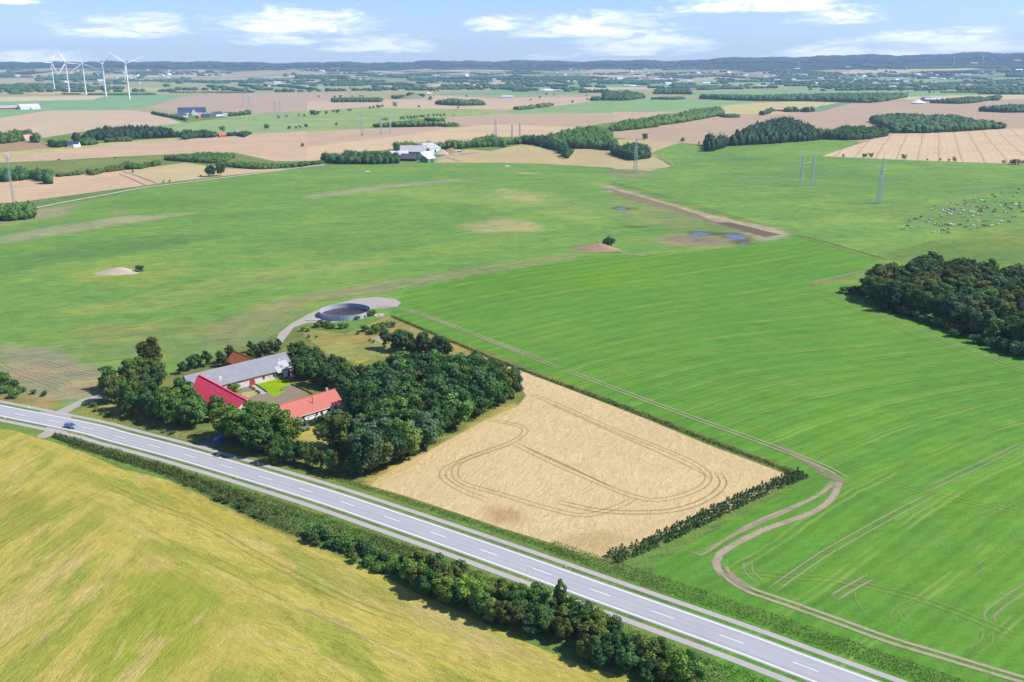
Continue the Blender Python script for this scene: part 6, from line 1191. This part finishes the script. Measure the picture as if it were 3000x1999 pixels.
X, Y, Z = at3('L', 97, 700); ms = tag(empty('radio_mast', (X, Y, Z), .3), 'slim lattice radio mast with white aerials above the dark copse', 'mast'); lattice(MB(), .9, .45, -.2, 41, 22, .1).build('lattice_mast', GALV, ms); MB().tube((0, 0, 41), (0, 0, 48), .1, .04, 5).build('whip_aerial', REDP, ms)
for i in range(4): a = i * 1.57; MB().box(math.cos(a) * 1.3 - .3, math.cos(a) * 1.3 + .3, math.sin(a) * 1.3 - .15, math.sin(a) * 1.3 + .15, 38, 41.5).build('aerial_panel', METW, ms)
# ------------------------------------------------------------------ far farms and houses
def house(c, x, y, L, W, he, hr, ang, wm_, rm, label, cat='building', group=None, win=0, x2=None, name='farm_building', door=False):
    """ang: turn of the long side against the view direction"""
    X, Y, Z = at3(c, x, y); va = math.atan2(Y, X) - math.pi / 2; t = tag(empty(name, (X - math.sin(va) * W / 2, Y + math.cos(va) * W / 2, Z), va + ang), label, cat, group); gable(t, L, W, he, hr, wm_, rm, .4)
    if win: windows(t, np.linspace(-L * .38, L * .38, win), W, he * .3, he * .72, max(1.0, L * .03), DARK)
    if door: MB().box(-1.6, 1.6, -W / 2 - .06, -W / 2, 0, he * .75).build('door', DARK, t)
    return t
house('B2', 950, 270, 62, 26, 6.5, 17, .03, WHITEW, R_BLUE, 'largest white barn of the dark roofed farm with long blue roof', 'barn', win=6)
t = house('B2', 985, 272, 14, 10, 6, 13.5, 1.57, WHITEW, WHITEW, 'white gabled entrance wing of the dark roofed farm', 'building'); MB().box(6.98, 7.1, -2, 2, .5, 5).build('door', DARK, t)
t = house('B2', 700, 330, 30, 17, 4.5, 10, .95, WHITEW, R_BLUE, 'white barn with dark blue roof beside the sloping hedge', 'barn', win=3); t = house('B2', 1480, 292, 26, 17, 4.5, 10, .8, WHITEW, R_BLUE, 'white barn with dark blue roof next to the dense trees', 'barn', win=3)
house('B2', 1230, 318, 19, 10, 3.2, 8, 0, BRICK, R_BLUE, 'red brick farmhouse with dark blue roof', 'house', win=4); house('B2', 1080, 335, 9, 7, 3, 7, 1.0, BRICK, R_TILE, 'small red roofed annex beside the brick farmhouse', 'house', win=1)
house('B2', 430, 275, 8, 6, 2.5, 4, .3, WHITEW, R_PALE, 'small white shed behind the sloping hedge', 'shed'); house('B2', 1640, 300, 10, 8, 5, 7, 0, WHITEW, R_PALE, 'white block beside the dense farm trees', 'building')
house('A', 200, 755, 48, 34, 5, 13, .25, WHITEW, R_PALE, 'pale sheet roofed barn in the green field', 'barn', door=True); house('A', 60, 755, 44, 24, 4, 9, .1, BRICK, R_GREYL, 'long grey roofed barn behind round bushes', 'barn', win=4)
house('L', 195, 268, 13, 10, 3.5, 9, .5, WHITEW, roofing('pink_tiles', (.62, .30, .25), 3), 'small farmhouse with faded pink roof under tall trees', 'house', win=3, name='farmhouse')
house('L', 510, 308, 15, 9, 3, 7, -.3, WHITEW, R_BLUE, 'low house with slate blue roof among round trees', 'house', win=3, name='farmhouse'); house('L', 522, 312, 6, 5, 2.4, 3.5, .2, WHITEW, METW, 'little white flat roofed garage in front of the slate blue house', 'garage')
house('L', 1530, 240, 11, 8, 2.8, 7, .4, BRICK, R_TILE, 'small red roofed cottage under a single tree', 'house', win=2, name='cottage'); house('L', 1630, 228, 10, 8, 3, 8, 1.25, WHITEW, R_GREY, 'cottage showing its white gable in the green field', 'house', name='cottage')
# recycling yard
house('V', 350, 385, 22, 14, 4, 8.5, .1, BRICK, R_PALE, 'brick shed with light roof at the dark copse', 'shed', win=3); house('V', 720, 320, 34, 24, 5, 12, -.12, GREENW, R_GREYL, 'wide hall with weathered roof in the recycling yard', 'hall'); t = house('V', 1040, 300, 24, 30, 8, 14, .9, MINT, R_GREYL, 'tall pale green hall in the recycling yard', 'hall', door=True)
house('V', 600, 460, 19, 12, 3, 8.5, -.3, DARK, simple('dark_slate', (.09, .085, .10), .7, .2, .6), 'dark slate roofed shed in the recycling yard', 'shed'); house('V', 1080, 490, 15, 13, 4.4, 8, .85, GREENW, R_PALE, 'green shed with white roof closest to the green field', 'shed', door=True); house('V', 1010, 420, 16, 10, 5, 9, .8, MINT, METW, 'pale lean-to between the green shed and the tall hall', 'shed'); house('V', 380, 450, 10, 8, 2.6, 5, .1, BRICK, R_BLUE, 'low dark roofed annex below the brick shed', 'shed'); house('V', 1840, 240, 9, 5, 2.6, 3.4, .1, CONC, R_PALE, 'small white container in the recycling yard', 'container')
k = MB(); rk = random.Random(9)
for i in range(26): a, b_ = rk.uniform(-16, 16), rk.uniform(-5, 5); s_ = rk.uniform(.5, 1.3); k.box(a - s_, a + s_, b_ - s_ * .6, b_ + s_ * .6, 0, s_ * rk.uniform(.6, 1.4))
X, Y, Z = at3('V', 1740, 300); o = k.build('debris', METW); o.location = (X, Y, Z); tag(o, 'white scrap and sacks spread on the recycling yard', None, None, 'stuff')
for c, x, y, L, W_2, hh_, m_, lb, sd_ in [('V', 1420, 290, 13, 8, 5.5, simple('earth_heap', (.42, .31, .25), .95, .25, .3), 'brown heap of earth in the recycling yard', 6), ('V', 1650, 235, 15, 8, 5, BROWNG, 'overgrown heap at the back of the recycling yard', 7), ('V', 1200, 270, 9, 7, 4.5, simple('earth_heap', (0, 0, 0)), 'sandy heap beside the tall pale green hall', 8)]: mound(c, x, y, L, W_2, hh_, .1, m_, lb, sd_)
# other farms of the plain
house('R', 950, 150, 30, 14, 4, 9, .05, BRICK, simple('pink_sheet', (.60, .34, .30), .8, .15, .3), 'long barn with pale red roof beside round trees', 'barn', win=4)
t = bld('tent_barn', *at('R', 1745, 106), 0, 'white tent shaped silo roof at the edge of the brown stubble', 'barn'); MB().tube((0, 0, 0), (0, 0, 2.5), 21, 21, 20).build('wall', CONC, t); MB().tube((0, 0, 2.5), (0, 0, 12), 21.5, .6, 20).build('roof', METW, t); MB().tube((0, 0, 12), (0, 0, 16), .6, .6, 8).build('vent_pipe', METW, t)
house('R', 1840, 92, 60, 24, 5, 10, .05, BRICK, R_PALE, 'long pale roofed hall behind the tent shaped roof', 'hall'); house('R', 1790, 90, 30, 22, 6, 11, .3, WHITEW, R_BLUE, 'dark blue roofed hall behind the tent shaped roof', 'hall')
house('M', 2158, 75, 13, 11, 12, 17, .2, WHITEW, R_GREYL, 'small white castle tower rising from the round wood', 'castle', win=2, name='castle')
house('R', 450, 30, 28, 14, 5, 10, .1, WHITEW, R_TILE, 'red roofed farm of the far village', 'house', name='farmhouse')
far_b = [('C', 550, 600, 55, 24, R_PALE, 'pale roofed hall of the far village'), ('C', 415, 596, 22, 12, METW, 'small white building of the far village'), ('C', 1735, 545, 55, 22, METW, 'white roofed hall of the far hamlet'), ('C', 1675, 528, 30, 18, R_TILE, 'red roofed house of the far hamlet'), ('C', 1965, 520, 40, 18, METW, 'white barn by the dark tree belt of the plain'), ('C', 2010, 440, 60, 26, METW, 'long white shed below the wooded hill'),
         ('B', 1430, 632, 42, 16, METW, 'bright white roofed barn on the green far field'), ('B', 1390, 636, 24, 14, R_GREYL, 'grey barn on the green far field'), ('B', 1500, 630, 20, 12, R_GREYL, 'low grey barn near the small wood'), ('B', 1145, 678, 40, 14, R_PALE, 'pale greenhouse roof behind a low hedge'), ('B', 605, 655, 16, 9, METW, 'white house beside the grassy hillock'), ('B', 2010, 600, 34, 16, METW, 'white gabled barn before the far village'),
         ('B', 2050, 530, 90, 34, METW, 'long white factory hall in the far village'), ('B', 2190, 553, 60, 30, METW, 'white factory block in the far village'), ('B', 1750, 566, 20, 12, METW, 'white house before the far forest'), ('A', 2090, 600, 60, 24, R_GREYL, 'far farm with grey roof and white gables'), ('A', 505, 552, 40, 18, METW, 'white farm behind the turbine blades'), ('A', 1250, 543, 30, 14, METW, 'bright white barn on the far left plain'),
         ('B', 660, 526, 40, 16, METW, 'white farm before the very long forest belt'), ('B', 735, 538, 50, 18, R_PALE, 'pale farm within the very long forest belt'), ('B', 270, 518, 36, 16, METW, 'white farm on the far plain'), ('C', 790, 478, 50, 22, METW, 'white building at the foot of the single turbine'), ('C', 1140, 468, 40, 18, METW, 'white farm below the wooded hill'), ('C', 2310, 420, 60, 20, METW, 'white farm high on the wooded hill')]
for c, x, y, L, W_2, rm, lb in far_b: house(c, x, y, L, W_2, 5, 9, RG.uniform(-.3, .3), WHITEW, rm, lb, 'building', 'far farm buildings on the plain')
rk = random.Random(12)                       # specks of far houses
wall_me = MB().ext([(-6, -.5), (6, -.5), (6, 4), (0, 8), (-6, 4)], -10, 10).mesh('wall', WHITEW); roof_me = [MB().ext([(-6.6, 3.6), (0, 8), (6.6, 3.6), (6.6, 4), (0, 8.4), (-6.6, 4)], -10.5, 10.5).mesh('roof', m_) for m_ in (R_PALE, METW, R_TILE, METW, R_GREYL)]
for i in range(170):
    if i < 60: x, y = rk.gauss(2010, 120), rk.uniform(172, 186)
    elif i < 90: x, y = rk.gauss(250, 250), rk.uniform(164, 190)
    else: x, y = rk.uniform(-20, 2380), rk.uniform(163, 205)
    if i % 3 == 0: x, y = rk.uniform(1400, 2380), rk.uniform(160, 200)
    X, Y, Z = at3('D', x, y); d = math.hypot(X, Y); s = rk.uniform(.7, 1.3) * (1 + d / 20000); t = tag(empty('far_house', (X, Y, Z), rk.uniform(0, 3)), 'tiny far house with %s roof ' % ('light grey', 'white', 'red', 'white', 'grey')[i % 5] + ('on the village side of the plain' if x > 1400 else 'in the middle of the plain' if x > 650 else 'beyond the wind turbines'), 'house', 'tiny houses far off on the plain'); t.scale = (s * rk.uniform(.8, 1.7), s, s); link('wall', wall_me, t); link('roof', roof_me[i % 5], t)

# ------------------------------------------------------------------ cattle
def cow_mat(name, a, b, th):
    m, n, bs = mat_new(name); P = n.new('ShaderNodeTexCoord').outputs['Object']; oi = n.new('ShaderNodeObjectInfo'); v = n.vm('ADD', P, scale_col(n, n.new('ShaderNodeCombineXYZ').outputs[0], 1.0))
    cx_ = n.new('ShaderNodeCombineXYZ'); n.put(cx_.inputs[0], n.m('MULTIPLY', oi.outputs['Random'], 40)); f = n.noise(n.vm('ADD', P, cx_.outputs[0]), 1.1, 2, .4); n.put(bs.inputs['Base Color'], n.mix(n.ramp(f, th - .02, th + .02), a, b)); bs.inputs['Roughness'].default_value = .8; return m
CM = [cow_mat('black_pied_coat', (.72, .70, .66, 1), (.02, .02, .022, 1), .44), cow_mat('white_coat', (.72, .70, .66, 1), (.02, .02, .022, 1), .58), cow_mat('black_coat', (.72, .70, .66, 1), (.02, .02, .022, 1), .3), cow_mat('brown_coat', (.62, .55, .48, 1), (.16, .07, .03, 1), .46)]
def cow_mesh(grazing, mat):
    me = bpy.data.meshes.new('cow'); hd = [(1.15, 0, .95), (1.5, 0, .45), (1.72, 0, .18)] if grazing else [(1.1, 0, 1.42), (1.38, 0, 1.62), (1.78, 0, 1.42)]
    V = [(0, 0, 1.05), (.45, 0, 1.03), (.85, 0, 1.12)] + hd + [(-.45, 0, 1.05), (-.85, 0, 1.15), (-1.0, 0, 1.18), (-1.08, 0, .7)]; R = [(.40, .40), (.40, .42), (.30, .36), (.20, .22), (.15, .16), (.09, .09), (.42, .42), (.34, .36), (.06, .06), (.03, .03)]; E = [(0, 1), (1, 2), (2, 3), (3, 4), (4, 5), (0, 6), (6, 7), (7, 8), (8, 9)]
    for x, kx in ((.72, .04), (-.78, -.08)):
        for s in (-1, 1):
            b = len(V); V += [(x, s * .24, .85), (x + kx, s * .26, .42), (x, s * .26, .02)]; R += [(.16, .16), (.085, .085), (.07, .07)]; E += [(2 if x > 0 else 7, b), (b, b + 1), (b + 1, b + 2)]
    me.from_pydata(V, E, []); o = bpy.data.objects.new('cow_tmp', me); col.objects.link(o); sm = o.modifiers.new('s', 'SKIN'); sm.use_smooth_shade = True
    for i, r in enumerate(R): me.skin_vertices[0].data[i].radius = r
    me.skin_vertices[0].data[0].use_root = True; o.modifiers.new('d', 'SUBSURF').levels = 1; dg = bpy.context.evaluated_depsgraph_get(); res = bpy.data.meshes.new_from_object(o.evaluated_get(dg)); bpy.data.objects.remove(o); res.name = 'cow'; res.materials.clear(); res.materials.append(mat); return res
def skin_ready(me):
    pass
COWS = []
try:
    for mt in CM:
        for g_ in (True, False): COWS.append(cow_mesh(g_, mt))
except Exception as ex:
    print('cow fallback', ex)
cow_pts = [(1272, 355), (1305, 330), (1345, 347), (1322, 290), (1375, 270), (1413, 338), (1420, 250), (1470, 282), (1478, 293), (1502, 277), (1535, 155), (1510, 188), (1540, 315), (1525, 382), (1580, 230), (1592, 248), (1600, 195), (1590, 325), (1628, 318), (1648, 328), (1668, 315), (1690, 322), (1600, 365), (1605, 388), (1645, 385), (1652, 355), (1672, 135), (1660, 163), (1630, 186), (1650, 198), (1668, 190), (1640, 212), (1655, 224), (1672, 232), (1690, 226), (1700, 206), (1720, 198), (1725, 138), (1727, 150), (1755, 180), (1750, 222), (1745, 318), (1775, 200), (1772, 252), (1788, 115), (1790, 143), (1804, 150), (1835, 158), (1862, 105), (1858, 125), (1835, 210), (1860, 217), (1850, 245), (1815, 288), (1795, 338), (1857, 328), (1838, 352), (1890, 288), (1888, 168), (1906, 172), (1930, 164), (1950, 176), (1925, 184), (1970, 180), (1908, 200), (1930, 208), (1895, 232), (1925, 235), (1905, 340), (1925, 115), (1955, 125), (1965, 288), (1940, 325), (1965, 325), (2015, 325), (2020, 232), (2030, 210), (2037, 190), (2060, 315), (2045, 125), (2090, 290), (2092, 130), (2015, 68), (2035, 82), (2098, 48), (2112, 60), (2080, 158), (2122, 160), (2125, 138), (2150, 142), (2145, 178), (2170, 187), (2120, 198), (2125, 214), (2180, 138), (2200, 80), (2235, 20), (2225, 50), (2210, 150), (2233, 152), (2245, 160), (2250, 135), (2250, 180), (2155, 293), (2195, 252), (2270, 210), (1700, 190), (1680, 212), (1610, 205), (1960, 165)]
rk = random.Random(21); clb = ['black and white cow in the large herd on the pasture', 'mostly white cow in the large herd on the pasture', 'mostly black cow in the large herd on the pasture', 'brown and white cow in the large herd on the pasture']
if COWS:
    for i, (x, y) in enumerate(cow_pts):
        X, Y, Z = at3('W', x, y); k_ = rk.choices([0, 1, 2, 3], [.35, .32, .26, .07])[0]; o = link('cow', COWS[k_ * 2 + (rk.random() > .7)], None, (X, Y, Z)); o.rotation_euler = (0, 0, rk.uniform(-.7, .7) + rk.choice([0, math.pi])); o.scale = (1.1, 1.1, 1.05); tag(o, clb[k_], 'cow', 'cows grazing on the pasture')
    for x, y, k_, lb in [(405, 402, 2, 'dark cow beside a white one in the stream meadow'), (415, 395, 1, 'white cow behind a dark one in the stream meadow'), (505, 428, 0, 'pied cow standing apart in the stream meadow'), (793, 388, 2, 'black cow at the top edge of the stream meadow')]:
        X, Y, Z = at3('L', x, y); o = link('cow', COWS[k_ * 2], None, (X, Y, Z)); o.rotation_euler = (0, 0, rk.uniform(0, 3)); o.scale = (1.3, 1.3, 1.3); tag(o, lb, 'cow', 'cows in the stream meadow')
for x, y in [(1380, 562), (417, 600)]:
    X, Y, Z = at3('M', x, y); o = MB(); o.box(-2.4, 2.4, -.8, .8, 0, .7); o.tube((-2.4, 0, .7), (2.4, 0, .7), .5, .5, 8); o = o.build('water_trough', METW); o.location = (X, Y, Z); tag(o, 'white water trough near the crest below the yard track' if x > 1000 else 'white water trough on the green crest near the dark copse', 'trough', 'white troughs on the wide green field')

# ------------------------------------------------------------------ the air
hm = bpy.data.materials.new('haze'); hm.use_nodes = True; nt = hm.node_tree; nt.nodes.clear(); ho = nt.nodes.new('ShaderNodeOutputMaterial'); hv = nt.nodes.new('ShaderNodeVolumePrincipled')
hv.inputs['Color'].default_value = (.50, .72, 1.0, 1); hv.inputs['Density'].default_value = HAZE; hv.inputs['Anisotropy'].default_value = 0.0; nt.links.new(hv.outputs[0], ho.inputs['Volume'])
zmin, zmax = float(GZ.min()) - 3, 420.0
hz = MB().box(-15300, 15300, -15300, 15300, zmin, zmax).build('haze', hm); tag(hz, 'pale blue summer haze over the plain', None, None, 'stuff')
sc.cycles.volume_bounces = 0; sc.cycles.max_bounces = 6; sc.cycles.transparent_max_bounces = 12
sc.cycles.use_denoising = True
